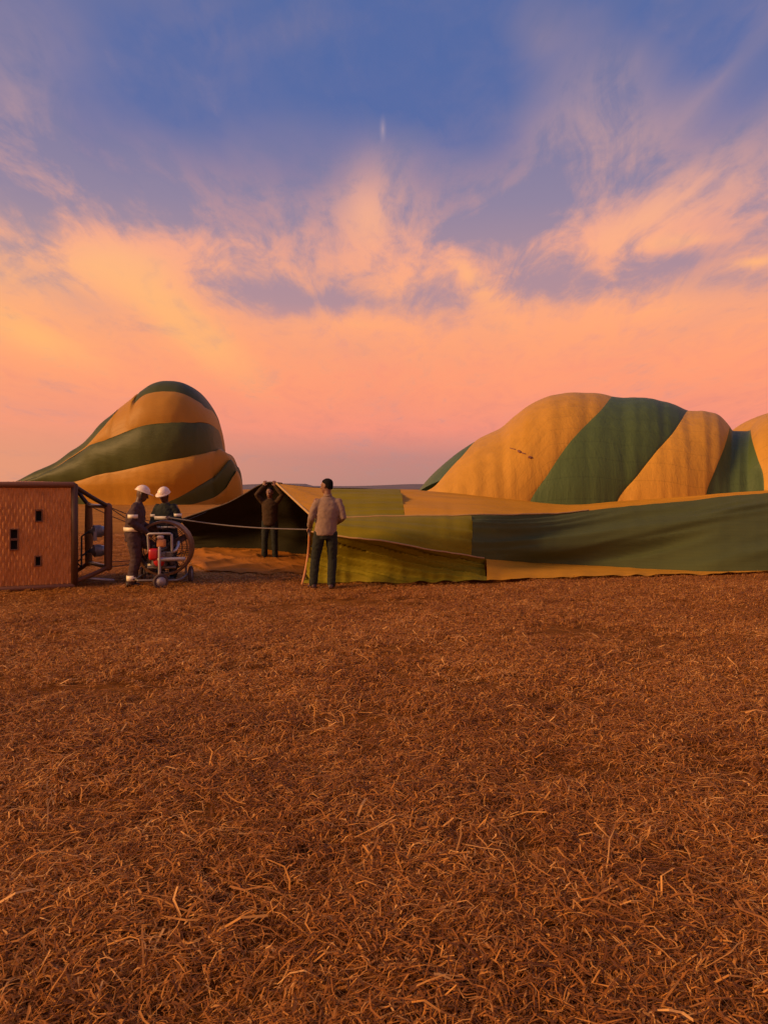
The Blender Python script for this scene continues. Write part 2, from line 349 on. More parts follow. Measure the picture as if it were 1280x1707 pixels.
def lit_ground(m, pos):
    '''Brighter light on the ground before the mouth and on the far field, painted as paler colour.'''
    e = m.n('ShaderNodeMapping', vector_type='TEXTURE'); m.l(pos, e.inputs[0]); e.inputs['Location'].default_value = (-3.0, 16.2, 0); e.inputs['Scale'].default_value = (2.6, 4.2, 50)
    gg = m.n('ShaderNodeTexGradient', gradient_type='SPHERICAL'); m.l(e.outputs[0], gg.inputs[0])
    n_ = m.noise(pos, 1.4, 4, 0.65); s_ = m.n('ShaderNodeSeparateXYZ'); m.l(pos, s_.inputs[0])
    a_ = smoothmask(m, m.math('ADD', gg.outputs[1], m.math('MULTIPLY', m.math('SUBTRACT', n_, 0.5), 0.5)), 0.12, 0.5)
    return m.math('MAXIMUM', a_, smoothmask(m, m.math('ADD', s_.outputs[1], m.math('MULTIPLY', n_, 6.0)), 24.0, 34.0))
near = m.mix(lit_ground(m, v), near, m.ramp(mixf, [(0.36, (0.20, 0.085, 0.015)), (0.5, (0.40, 0.17, 0.028)), (0.66, (0.56, 0.27, 0.05))]))  # brightly lit ground painted paler in the base colour
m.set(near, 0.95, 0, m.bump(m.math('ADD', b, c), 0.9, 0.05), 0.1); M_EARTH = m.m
def ring_ground():
    rs = [0, 2, 4, 6, 9, 13, 18, 25, 35, 50, 80, 130, 220, 400, 800, 1600, 3500, 8000]
    seg = 96; verts = [(0, 0, 0)]; faces = []
    for r in rs[1:]:
        for k in range(seg):
            t = 2 * math.pi * k / seg; x, y = r * math.sin(t), r * math.cos(t)
            z = 0.035 * nz(x * 0.5, y * 0.5) if r < 60 else 0.0
            verts.append((x, y, z))
    for k in range(seg): faces.append((0, 1 + (k + 1) % seg, 1 + k))
    for i in range(len(rs) - 2):
        o, p = 1 + i * seg, 1 + (i + 1) * seg
        for k in range(seg): faces.append((o + k, o + (k + 1) % seg, p + (k + 1) % seg, p + k))
    me = bpy.data.meshes.new('ground'); me.from_pydata(verts, [], faces); return me
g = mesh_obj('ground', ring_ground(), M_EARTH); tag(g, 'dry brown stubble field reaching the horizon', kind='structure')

m = Mat('hazed_hill'); hv = m.coords('Object', (0.004, 0.004, 0.02)); M_HILL = m.set(m.ramp(m.noise(hv, 3, 5), [(0.3, (0.10, 0.085, 0.10)), (0.7, (0.16, 0.13, 0.14))]), 0.95)  # bluish grey of distant haze painted into the hill colour
def hill_fn(u, v):
    t = -1.3 + 2.6 * u; r = 2600 + 1600 * v
    prof = math.sin(math.pi * v) ** 1.2
    h = max(2, 17 + 22 * nz(t * 3.1 + 4, 1.7) + 9 * nz(t * 11, 5.1) + (9 if -0.35 < t < -0.1 else 0))
    return (r * math.sin(t), r * math.cos(t), h * prof - 1)
hl = grid_obj('hills', hill_fn, 260, 9, M_HILL); tag(hl, 'low blue grey hills along the horizon', kind='structure')

# ------------------------------------------------------------------ the far balloon on the left, half inflated on its side
YL = 80.0
sil_L = smooth_curve([(2, 812), (33, 803), (67, 787), (101, 771), (127, 753), (148, 740), (165, 724), (181, 706), (201, 690), (218, 677), (235, 664), (248, 654), (265, 643), (285, 638), (310, 641), (330, 653), (345, 671), (355, 689), (361, 706), (365, 724), (367, 744), (372, 751), (384, 762), (394, 780), (401, 800), (404, 818), (406, 836)])
BASE_L = 841.0
def far_point(px, t):
    """px along the envelope, t = 0 near foot, 1 ridge, 2 far foot."""
    top = sil_L(px)[0]; zt = max(0.3, EYE - (top - HY) / F_PX * YL)
    wd = 0.9 + 0.52 * zt
    wd *= min(1.0, max(0.05, (408 - px) / 60)) ** 0.45
    a = t * math.pi / 2
    y = YL - wd * (abs(math.cos(a)) ** 0.75) * (1 if math.cos(a) > 0 else -1) * (1.0 - 0.25 * (1 - math.sin(a)) ** 2)
    z = zt * math.sin(a) ** 0.86 if 0 < t < 2 else 0.0
    k = px - CX
    return Vector((k / F_PX * YL, y, z))
def frac_L(px, py):
    top = sil_L(px)[0]; f = min(1.0, max(0.0, (BASE_L - py) / (BASE_L - top)))
    return math.asin(min(1, f ** (1 / 0.86))) * 2 / math.pi
def edge_L(keys, over=None):
    """A seam given in photograph pixels turned into t along the envelope; keys above the outline run over the ridge."""
    f = smooth_curve(keys)
    def t(px):
        py = f(px)[0]; top = sil_L(px)[0]
        if py < top: return 1.0 + min(0.8, (top - py) / 60.0)
        return frac_L(px, py)
    return t
E = [lambda px: 0.0,
     edge_L([(2, 841), (335, 841), (352, 837), (370, 828), (385, 812), (396, 790), (406, 770)]),
     edge_L([(2, 820), (125, 815), (160, 832), (190, 841), (290, 841), (310, 835), (335, 822), (360, 804), (378, 785), (386, 772), (390, 766), (406, 700)]),
     edge_L([(2, 814), (60, 806), (125, 807), (200, 792), (250, 785), (300, 774), (340, 765), (365, 755), (374, 748), (378, 742), (406, 640)]),
     edge_L([(2, 813.5), (35, 807), (75, 797), (101, 785), (127, 771), (154, 756), (170, 748), (201, 740), (248, 725), (279, 717), (302, 715), (340, 712), (362, 713), (366, 720), (406, 600)]),
     edge_L([(2, 813.2), (35, 806.5), (75, 796.5), (101, 784.5), (127, 770), (154, 754), (168, 745), (181, 732), (201, 708), (211, 690), (214, 668), (230, 640), (243, 640), (247, 682), (258, 670), (280, 663), (300, 662), (325, 666), (345, 677), (352, 684), (406, 560)]),
     lambda px: min(1.75, max(E[5](px) + 0.15, 1.35)), lambda px: 2.0]
left_env = empty('deflated_balloon', (-24, YL, 0)); tag(left_env, 'far orange and green striped balloon envelope bulging up behind the wicker basket', 'balloon')
PXS = np.concatenate([np.linspace(2, 330, 90), np.linspace(333, 406, 60)])
def far_gore(k, mat):
    def fn(u, v):
        px = float(np.interp(u, np.linspace(0, 1, len(PXS)), PXS)); t0, t1 = E[k](px), E[k + 1](px)
        t1 = max(t1, t0); t = t0 + (t1 - t0) * v
        p = far_point(px, t); c = Vector((p.x, YL, p.z * 0.35))
        out = (p - c); out.x *= 0.15
        if out.length > 1e-4: out.normalize()
        swell = (0.34 if k > 2 else 0.34 + 0.5 * min(1, max(0, (px - 200) / 120))) * math.sin(math.pi * v) ** 0.8 * min(1, (t1 - t0) * 4) * min(1, p.z / 2)
        swell += 0.12 * nz(p.x * 0.35, p.z * 0.5, k * 3.3) + 0.05 * nz(p.x * 1.3, p.z * 0.7, 7)
        swell *= 1 - 0.9 * math.exp(-((t - 1) / 0.25) ** 2)
        q = p + out * swell * min(1, max(0, (px - 2) / 30)); q.z = max(q.z, 0.0)
        return q - Vector((-24, YL, 0))
    return grid_obj('gore', fn, len(PXS), 26, mat, left_env)
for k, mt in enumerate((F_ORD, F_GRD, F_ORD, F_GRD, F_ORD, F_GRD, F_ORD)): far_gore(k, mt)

# ------------------------------------------------------------------ the near balloon: domed crown, slack front, open mouth
env = empty('balloon_envelope', at(900, 960, 15) * 0 + Vector((4.5, 16.5, 0))); tag(env, 'near striped balloon envelope spread across the field with its dark mouth held open', 'balloon')
EO = Vector(env.location)
sil_R = smooth_curve([(655, 880), (680, 836), (700, 816), (720, 793), (750, 766), (800, 733), (835, 716), (860, 695), (890, 675), (920, 664), (960, 659), (1000, 660), (1030, 666), (1070, 668), (1110, 674), (1150, 688), (1180, 691), (1200, 698), (1214, 711), (1222, 719), (1248, 719), (1254, 712), (1266, 700), (1282, 692), (1310, 684), (1360, 682), (1400, 690), (1440, 705), (1500, 730), (1560, 775), (1600, 830), (1620, 890)])
Y_FOOT, Y_RIDGE = 17.2, 20.6
D = [lambda h: 655, None, None, None, None, None, None, lambda h: 1620]
def seam(keys):
    """Seam through photograph pixels (y, x) on the near face, as x over the section angle, continued over the ridge."""
    ks = []
    for py, px in keys:
        zt = max(0.25, EYE - (sil_R(px)[0] - HY) / F_PX * Y_RIDGE); t = 0.5
        for _ in range(12):
            Y = Y_RIDGE - (Y_RIDGE - Y_FOOT) * math.cos(t * math.pi / 2) ** 0.8
            z = EYE - (py - HY) / F_PX * Y; t = math.asin(min(1, max(0.0, z / zt) ** 1.25)) * 2 / math.pi
        ks.append((t, px))
    ks[-1] = (1.0, ks[-1][1]); ks = [(0.0, ks[0][1] - (ks[1][1] - ks[0][1]) * 0.5)] + ks
    ks = sorted({round(t, 4): (t, x) for t, x in ks}.values())
    f = smooth_curve(ks); top = ks[-1][1]; bot = ks[0][1]
    return lambda t: f(t)[0] if t <= 1 else top + (t - 1) * 0.4 * (top - bot)
D[2] = seam([(832, 885), (795, 910), (750, 940), (715, 970), (685, 1000), (667, 1026)])
D[3] = seam([(832, 1030), (795, 1060), (757, 1090), (722, 1121), (691, 1152)]); D[4] = seam([(825, 1176), (785, 1191), (745, 1207), (714, 1218)])
D[5] = seam([(822, 1274), (790, 1272), (765, 1263), (735, 1254), (718, 1250)]); D[6] = seam([(820, 1340), (760, 1380), (690, 1420)])
def dome_point(px, t):
    top = sil_R(px)[0]; zt = max(0.25, EYE - (top - HY) / F_PX * Y_RIDGE)
    a = t * math.pi / 2; cs = math.cos(a); w = Y_RIDGE - Y_FOOT
    y = Y_RIDGE - w * math.copysign(abs(cs) ** 0.8, cs) * min(1, 0.25 + zt / 2.2)
    z = zt * math.sin(a) ** 0.8 if 0 < t < 2 else 0.0
    yy = min(y, Y_RIDGE)
    return Vector(((px - CX) / F_PX * yy, y, z))
seam_px = smooth_curve([(655, 884), (690, 826), (705, 815), (745, 795), (790, 752), (838, 716)])
def _seam_angle(px):
    zt = max(0.25, EYE - (sil_R(px)[0] - HY) / F_PX * Y_RIDGE); t = 0.9
    for _ in range(12):
        Y = Y_RIDGE - (Y_RIDGE - Y_FOOT) * math.cos(t * math.pi / 2) ** 0.8 * min(1, 0.25 + zt / 2.2)
        z = EYE - (seam_px(px)[0] - HY) / F_PX * Y; t = math.asin(min(1, max(0.0, z / zt) ** 1.25)) * 2 / math.pi
    return max(0.2, t)
_sk = [(x, _seam_angle(x)) for x in (655, 690, 715, 745, 775, 800)]
_sf = smooth_curve(_sk + [(838, 1.0), (880, 1.35), (913, 2.0)])
def seam_t(px): return _sf(px)[0]                       # where the leftmost green gore meets the orange one: along the shoulder, then over the ridge
def dome_gore(k, mat, lobe=0.16):
    def fn(u, v):
        t = 2.0 * v
        if k == 0:
            px = 655 + (913 - 655) * u; t = seam_t(px); t += (2.0 - t) * v
        elif k == 1:
            px = 655 + (D[2](t) - 655) * u; t = v * seam_t(px); px = 655 + (D[2](t) - 655) * u
        else:
            a, b = D[k](t), D[k + 1](t); px = a + (b - a) * u
        p = dome_point(px, t)
        out = Vector((0.0, p.y - Y_RIDGE, (p.z - 0.8) * 0.8)); out = out.normalized() if out.length > 1e-4 else Vector((0, 0, 1))
        s = lobe * math.sin(math.pi * u) ** 0.7 * min(1, p.z / 0.8) * (1 if k != 4 else -1.2)
        if k == 0: s = 0.05 * math.sin(math.pi * v)
        s *= 1 - 0.85 * math.exp(-((t - 1) / 0.3) ** 2)                     # the ridge stays where it is
        env_n = min(1, max(0, (1.06 - abs(t - 0.45)) ))                     # pleats hang on the near face
        pl = nz(px * 0.060 + 0.3 * t, t * 0.5, 3.0) * 0.035 + nz(px * 0.013, t * 0.8, 8.0) * 0.05 + (abs(nz(px * 0.034 + 0.4 * t, t * 0.35, 12.0)) - 0.25) * -0.06
        s += pl * env_n * min(1, math.sin(math.pi * min(1, t)) * 1.6 + 0.1)
        return p + out * s - EO
    return grid_obj('gore', fn, 72, 96, mat, env)
for k, mt in enumerate((F_GR, F_OR, F_GR, F_OR, F_GR, F_OR, F_GR)): dome_gore(k, mt, 0.12 if k != 5 else 0.3)

# rows of the slack front, as (x pixel, y pixel, distance): foot on the grass, low fold, high fold, back line
row_foot = smooth_curve([(500, 974, ground_y(976)), (570, 974, ground_y(975)), (700, 973, ground_y(974)), (810, 970, ground_y(971)), (900, 966, ground_y(967)), (1000, 963, ground_y(964)), (1150, 960, ground_y(961)), (1280, 955, ground_y(957)), (1450, 950, ground_y(952)), (1620, 946, ground_y(947))])
row_low = smooth_curve([(500, 884, 12.55), (570, 895, 12.3), (650, 905, 12.25), (720, 917, 12.6), (810, 931, 13.3), (850, 934.5, 13.9), (900, 938, 14.25), (1000, 944, 14.45), (1100, 949, 14.35), (1200, 953, 14.1), (1280, 953, 14.15), (1450, 948, 14.6), (1620, 944, 14.9)])
row_high = smooth_curve([(500, 866, 13.6), (570, 863, 13.6), (668, 861, 13.7), (800, 859, 13.9), (930, 856, 15.1), (1000, 849, 15.6), (1100, 839, 15.9), (1200, 829, 16.1), (1280, 822, 16.2), (1450, 815, 16.3), (1620, 870, 16.4)])
row_back = smooth_curve([(455, 805, 16.7), (480, 808, 16.7), (525, 813, 16.8), (600, 815, 17), (668, 815.5, 17.2), (720, 819, 17.35), (850, 831, 17.5), (960, 841, 17.5), (1030, 836, 17.5), (1170, 826, 17.5), (1280, 820, 17.5), (1450, 816, 17.8), (1620, 900, 18)])
def rp(row, px):
    py, Y = row(px)
    if row is row_low or row is row_high: py += 1.6 * nz(px * 0.017, 3.3 if row is row_low else 8.3) + 0.7 * nz(px * 0.06, 1.3)
    return at(px, py, Y)
def gz(p): p.z = max(p.z, 0.012); return p
def slack(name, mat, rowA, rowB, left, right, bulge, nu, nv, seed, fold=0.03, dirs=(0.5, 1.0)):
    """A cloth strip between two rows; left / right are x pixels at (rowA, rowB); bulge pushes its middle out and up."""
    def fn(u, v):
        a = left[0] + (right[0] - left[0]) * u; b = left[1] + (right[1] - left[1]) * u
        p = rp(rowA, a).lerp(rp(rowB, b), v)
        m_ = math.sin(math.pi * v)
        p += Vector(bulge) * m_
        px = a + (b - a) * v
        q = v * dirs[0] + (px - 500) * 0.001 * dirs[1]                    # creases run along lines of equal q
        f = nz(px * 0.0022, q * 1.6, seed) + 0.55 * nz(px * 0.004, q * 4.1, seed + 4) + 0.22 * nz(px * 0.007, q * 9.0, seed + 8)
        f += 1.1 * (0.25 - abs(nz(px * 0.0028 + 3, q * 2.4, seed + 2))) + 0.5 * (0.25 - abs(nz(px * 0.005, q * 5.5, seed + 6)))     # sharp crease lines
        p += Vector((0, -0.6, 0.8)) * (f * fold * min(1, m_ * 2.2))
        if seed == 4.0:                                                   # one long diagonal fold across the green
            dl = v - (0.02 + 0.86 * (px - 850) / 430.0); p += Vector((0, -0.17, 0.04)) * math.exp(-(dl / (0.36 if dl > 0 else 0.11)) ** 2) * min(1, max(0, (px - 830) / 80)) * min(1, m_ * 2.5)
        if rowA is row_foot:                                              # the hem wanders over the stubble
            p.y += (1 - v) ** 2 * (0.09 * nz(px * 0.021, 1.5, seed * 0) + 0.04 * nz(px * 0.07, 4.5, 0)); p.z += (1 - v) ** 3 * 0.03 * (1 + nz(px * 0.05, 9.5, 0))
        return gz(p) - EO
    return grid_obj(name, fn, nu, nv, mat, env)
slack('lower_panel', F_OL, row_foot, row_low, (506, 518), (812, 810), (0, 0.28, -0.03), 150, 44, 1.0, 0.13, (2.6, 7.0))
slack('lower_panel', F_ORF, row_foot, row_low, (812, 810), (1620, 1620), (0, -0.03, 0.02), 160, 16, 2.0, 0.02, (1.5, 1.0))
slack('front_panel', F_OL, row_low, row_high, (518, 526), (785, 785), (0, -0.22, 0.10), 110, 36, 3.0, 0.045, (1.6, 1.2))
slack('front_panel', F_GRF, row_low, row_high, (785, 785), (1620, 1620), (0, -0.16, 0.12), 200, 44, 4.0, 0.14, (1.5, -2.3))
slack('top_panel', F_ORF, row_high, row_back, (526, 462), (560, 548), (0, 0, 0.02), 40, 30, 5.0, 0.03, (1.0, 6.0))
slack('top_panel', F_OL, row_high, row_back, (560, 548), (675, 666), (0, -0.1, 0.05), 60, 40, 6.0, 0.12, (2.2, 0.3))
slack('top_panel', F_ORF, row_high, row_back, (675, 666), (1620, 1620), (0, -0.1, 0.03), 160, 30, 7.0, 0.05, (1.8, 1.0))
row_rear = smooth_curve([(455, 905, 20.2), (560, 905, 20.4), (700, 905, 20.6), (760, 905, 20.6)])
slack('rear_panel', F_GRF, row_back, row_rear, (462, 470), (760, 760), (0, 0.2, 0.1), 50, 14, 8.0, 0.04, (1.5, 1.0))
# the dark far side of the mouth, hung from its lip
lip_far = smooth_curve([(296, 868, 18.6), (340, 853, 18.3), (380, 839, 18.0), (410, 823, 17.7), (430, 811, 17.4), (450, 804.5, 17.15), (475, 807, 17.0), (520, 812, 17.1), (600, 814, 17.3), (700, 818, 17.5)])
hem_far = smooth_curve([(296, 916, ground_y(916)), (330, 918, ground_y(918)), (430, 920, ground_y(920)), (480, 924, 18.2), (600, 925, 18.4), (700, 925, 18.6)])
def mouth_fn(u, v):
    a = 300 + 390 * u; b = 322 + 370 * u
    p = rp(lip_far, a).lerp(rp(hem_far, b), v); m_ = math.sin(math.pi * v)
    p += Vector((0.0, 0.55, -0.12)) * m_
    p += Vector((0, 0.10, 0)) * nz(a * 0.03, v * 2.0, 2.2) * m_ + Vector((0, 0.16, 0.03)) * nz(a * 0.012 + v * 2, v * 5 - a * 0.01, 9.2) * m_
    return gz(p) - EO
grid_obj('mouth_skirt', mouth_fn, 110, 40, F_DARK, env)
# orange lower lip of the mouth, crumpled on the ground
def floor_fn(u, v):
    px = 318 + 196 * u + 8 * nz(v * 4, u * 2, 3.1); y0 = interp([318, 360, 430, 480, 516], [917, 916, 917, 924, 934], px); y1 = interp([318, 345, 400, 450, 480, 516], [944, 954, 958, 961, 957, 962], px)
    y1 += 3.0 * nz(px * 0.06, 0.3, 5.5); py = y0 + (y1 - y0) * v
    p = at(px, py, ground_y(py)); e = min(1, 6 * v, 6 * (1 - v), 8 * u, 8 * (1 - u))
    r1 = 1 - 2.6 * abs(nz(p.x * 0.9 + 0.5 * p.y, p.y * 0.9 - p.x * 0.3, 1.0)); r2 = 1 - 2.4 * abs(nz(p.x * 1.6 + p.y, p.y * 1.7 + p.x * 0.4, 6.0))
    p.z = 0.05 + e * (0.08 * max(0, r1) ** 2 + 0.025 * max(0, r2) ** 2 + 0.04 * nz(p.x * 1.2, p.y * 0.9, 4.0)); return p - EO
grid_obj('floor_panel', floor_fn, 110, 90, fabric('orange_nylon_shade', (0.40, 0.145, 0.016), (1, 1, 1), amp=0.012, rough=0.7), env)  # darker orange: the mouth's shade is painted into this nylon
def tape(name, row, a, b, r, mat, n=60, lift=0.01):
    bm = bmesh.new(); add_tube(bm, [rp(row, a + (b - a) * i / n) + Vector((0, -lift, lift)) - EO for i in range(n + 1)], r, 8); return bm_obj(name, bm, mat, env)
tape('load_tape', row_low, 520, 806, 0.014, M_TAPE); tape('load_tape', row_high, 528, 980, 0.014, M_TAPE)
tape('lip_tape', lip_far, 300, 470, 0.016, M_DLEATHER)
bm = bmesh.new(); pts = [rp(row_high, 526).lerp(rp(row_back, 462), i / 20) for i in range(21)]
add_tube(bm, [p + Vector((-0.01, 0, 0.0)) - EO for p in pts], 0.024, 8); bm_obj('lip_tape', bm, M_TAPE, env)
bm = bmesh.new(); pts = [rp(row_foot, 506).lerp(rp(row_low, 518), i / 10) + Vector((0, 0.28, -0.03)) * math.sin(math.pi * i / 10) for i in range(11)] + [rp(row_low, 518).lerp(rp(row_high, 526), i / 8) + Vector((0, -0.22, 0.10)) * math.sin(math.pi * i / 8) for i in range(1, 9)]
add_tube(bm, [gz(p) + Vector((-0.02, -0.01, 0)) - EO for p in pts], [0.022] * 11 + [0.02] * 8, 8); bm_obj('lip_tape', bm, plain('orange_hem', (0.52, 0.22, 0.08), 0.7), env)
# small dark marks on the orange gore, laid on the cloth
M_MARK = plain('dark_print', (0.17, 0.06, 0.04), 0.6)
bpy.context.view_layer.update(); dgm = bpy.context.evaluated_depsgraph_get()
eye = Vector((0, 0, EYE))
for (xa, ya, xb, yb, rr) in ((850, 747, 858, 749, 0.014), (864, 752, 867, 754, 0.034), (870, 755, 876, 757, 0.016), (882, 762, 885, 763, 0.034)):
    pts = []
    for i in range(4):
        d = (at(xa + (xb - xa) * i / 3, ya + (yb - ya) * i / 3, 10) - eye).normalized()
        hit, loc, nrm, _, ob, _ = scene.ray_cast(dgm, eye, d)
        if hit and ob.name.startswith('gore'): pts.append(loc - EO)
    if len(pts) >= 2:
        bm = bmesh.new(); add_tube(bm, pts, rr, 6); bm_obj('print_mark', bm, M_MARK, env)

# ------------------------------------------------------------------ wicker basket on its side, burner frame still attached
B0 = Vector((-5.02, 11.96, 0)); RZ = math.atan2(0.387, 0.922)
bas = empty('wicker_basket', B0, RZ); tag(bas, 'large brown wicker balloon basket lying on its side at the left edge', 'basket')
# local axes: x towards the open rim and the burners, y away from the viewer, z up
BL, BD, BH = 1.30, 1.55, 1.685
m = Mat('wicker'); v = m.coords('Object'); a = m.noise(v, 5, 5, 0.6); b = m.noise(m.coords('Object', (40, 40, 3)), 1.5, 4); c = m.noise(v, 38, 4, 0.7)
mx_ = m.math('ADD', m.math('MULTIPLY', a, 0.4), m.math('ADD', m.math('MULTIPLY', b, 0.35), m.math('MULTIPLY', c, 0.25)))
M_WICK = m.set(m.ramp(mx_, [(0.33, (0.30, 0.105, 0.024)), (0.5, (0.56, 0.215, 0.048)), (0.66, (0.70, 0.31, 0.08))]), 0.55, 0, m.bump(b, 0.4, 0.004), 0.35)
HOLES = []                                                           # foot holes in the front side: local x range, z range
def hole(px0, px1, py0, py1):
    def loc(px, py):
        d = at(px, py, 1.0) - Vector((0, 0, EYE)); nrm = Vector((-math.sin(RZ), math.cos(RZ), 0)); t = nrm.dot(B0 - Vector((0, 0, EYE))) / nrm.dot(d)
        p = Vector((0, 0, EYE)) + d * t - B0; return p.x * math.cos(RZ) + p.y * math.sin(RZ), p.z
    (x0, z1), (x1, z0) = loc(px0, py0), loc(px1, py1); HOLES.append((x0, x1, z0, z1))
for h in ((19, 30, 883, 897), (19, 30, 901, 915), (61, 70, 851, 868), (60, 68, 928, 942)): hole(*h)
PITCH = 0.040; STAKE = 0.105
def weave(x, z):
    k = math.floor(x / PITCH); fx = x / PITCH - k
    over = math.sin(math.pi * z / STAKE + (math.pi if k % 2 else 0))
    return 0.016 * (math.sin(math.pi * fx) ** 0.6) * (0.58 + 0.42 * over) * (1 + 0.5 * nz(x * 9, z * 7, 2)) + 0.007 * nz(x * 3, z * 3)
def wicker_wall(name, org, ax, az, out, L, H, holes=()):
    nx, nzz = int(L / PITCH * 6) + 1, int(H / STAKE * 6) + 1
    xs = np.linspace(0, L, nx); zs = np.linspace(0, H, nzz); verts = []; faces = []
    for z in zs:
        for x in xs:
            d = weave(x, z); bow = 0.03 * math.sin(math.pi * x / L) * math.sin(math.pi * z / H)
            verts.append(tuple(Vector(org) + Vector(ax) * x + Vector(az) * z + Vector(out) * (d + bow)))
    for j in range(nzz - 1):
        for i in range(nx - 1):
            xm, zm = (xs[i] + xs[i + 1]) / 2, (zs[j] + zs[j + 1]) / 2
            if any(h[0] < xm < h[1] and h[2] < zm < h[3] for h in holes): continue
            faces.append((j * nx + i, j * nx + i + 1, (j + 1) * nx + i + 1, (j + 1) * nx + i))
    me = bpy.data.meshes.new(name); me.from_pydata(verts, [], faces); return mesh_obj(name, me, M_WICK, bas)
hl_ = [(h[0] + BL, h[1] + BL, h[2], h[3]) for h in HOLES]
wicker_wall('wicker_side', (-BL, 0, 0.03), (1, 0, 0), (0, 0, 1), (0, -1, 0), BL, BH - 0.06, [(h[0], h[1], h[2] - 0.03, h[3] - 0.03) for h in hl_])
wicker_wall('wicker_side', (-BL, 0.03, BH), (1, 0, 0), (0, 1, 0), (0, 0, 1), BL, BD - 0.06)
wicker_wall('wicker_side', (-BL, BD, 0.03), (1, 0, 0), (0, 0, 1), (0, 1, 0), BL, BH - 0.06)
bm = bmesh.new(); add_box(bm, (-BL - 0.02, BD / 2, BH / 2), (0.04, BD, BH), None, 0.012); bm_obj('basket_floor', bm, plain('plywood', (0.2, 0.11, 0.05), 0.7), bas, False)
bm = bmesh.new(); add_box(bm, (-BL / 2 - 0.05, 0.085, BH / 2), (BL - 0.12, 0.02, BH - 0.1)); bm_obj('hole_shade_sheet', bm, M_BLACK, bas, False)  # added black sheet, stands for the shade inside the foot holes
for (x0, x1, z0, z1) in HOLES:                                       # leather-bound frames of the foot holes
    bm = bmesh.new(); w = 0.018
    for c_, s_ in (((x0 - w/2, -0.03, (z0+z1)/2), (w, 0.05, z1-z0+2*w)), ((x1 + w/2, -0.03, (z0+z1)/2), (w, 0.05, z1-z0+2*w)), (((x0+x1)/2, -0.03, z0 - w/2), (x1-x0, 0.05, w)), (((x0+x1)/2, -0.03, z1 + w/2), (x1-x0, 0.05, w))):
        add_box(bm, c_, s_, None, 0.004)
    bm_obj('foot_hole', bm, M_LEATHER, bas, False)
for y_, z_ in ((0, 0.03), (0, BH - 0.02), (BD, 0.03), (BD, BH - 0.02)):      # leather along the long corners
    bm = bmesh.new(); add_tube(bm, [(-BL - 0.02, y_, z_), (-BL / 2, y_ - 0.012 if y_ == 0 else y_ + 0.012, z_), (0.0, y_, z_)], 0.048, 12); bm_obj('corner_binding', bm, M_LEATHER, bas)
bm = bmesh.new(); add_tube(bm, [(0.02, 0, 0.05), (0.02, 0, BH - 0.03), (0.02, BD, BH - 0.03), (0.02, BD, 0.05)], 0.055, 12, closed=True)
bm_obj('padded_rim', bm, plain('rim_leather', (0.085, 0.036, 0.014), 0.6, sc=22, bump=0.4), bas)
# burner frame: near post, far post, top and bottom bars
fN, fF = Vector((0.55, 0.42, 0)), Vector((0.26, 1.40, 0)); zb, zt_ = 0.27, 1.30
def L3(p, z): return Vector((p.x, p.y, z))
for p in (fN, fF):
    bm = bmesh.new(); add_tube(bm, [L3(p, zb), L3(p, (zb + zt_) / 2), L3(p, zt_)], [0.062, 0.072, 0.062], 12); bm_obj('frame_post', bm, M_PAD if p is fF else M_LEATHER, bas)
for z_ in (zb, zt_):
    bm = bmesh.new(); add_tube(bm, [L3(fN, z_), L3(fF, z_)], 0.035, 10); bm_obj('frame_bar', bm, M_STEEL, bas)
for p, y_ in ((fN, 0.03), (fF, BD - 0.03)):
    for z_, zq in ((zt_, BH - 0.05), (zb, 0.1)):
        bm = bmesh.new(); q = Vector((0.03, y_, zq)); e = L3(p, z_)
        add_tube(bm, [q, q.lerp(e, 0.5) + Vector((0, 0, -0.01)), e], 0.036, 10); bm_obj('upright', bm, M_DLEATHER if z_ > 1 else M_LEATHER, bas)
axis_dir = Vector((0.95, 0.28, 0)).normalized()
for f in (0.5,):
    for zc in (0.52, 0.86):
        base = fN.lerp(fF, f); c0 = L3(base, zc) - axis_dir * 0.16
        bm = bmesh.new(); s_, u_ = frame_of(axis_dir)
        prof = [(0.0, 0.035), (0.05, 0.04), (0.06, 0.075), (0.22, 0.085), (0.23, 0.09), (0.25, 0.09)]
        add_loft(bm, [(c0 + axis_dir * d_, s_ * r_, u_ * r_) for d_, r_ in prof], 20); bn = bm_obj('burner_can', bm, M_STEEL, bas)
        bm = bmesh.new(); tp = 6.0
        add_tube(bm, [c0 + axis_dir * (0.08 + 0.13 * i / 70) + s_ * 0.100 * math.cos(tp * 2 * math.pi * i / 70) + u_ * 0.100 * math.sin(tp * 2 * math.pi * i / 70) for i in range(71)], 0.010, 6); bm_obj('coil', bm, M_GREY, bn)
        bm = bmesh.new(); e = c0; q = Vector((0.05, 0.3 + 0.8 * f, 0.35))
        add_tube(bm, [e, e - axis_dir * 0.12 + Vector((0, 0, -0.08)), e.lerp(q, 0.6) + Vector((0, 0, -0.16)), q], 0.016, 8); bm_obj('fuel_hose', bm, M_BLACK, bas)
bm = bmesh.new(); add_box(bm, L3(fN.lerp(fF, 0.52), 0.78) - axis_dir * 0.05, (0.06, 0.26, 0.16), None, 0.01); bm_obj('valve_block', bm, M_GREY, bas, False)
bm = bmesh.new(); add_tube(bm, [(0.2, 0.25, 0.12), (0.38, 0.2, 0.10), (0.62, 0.28, 0.06)], 0.022, 8); bm_obj('fuel_hose', bm, M_GREY, bas)

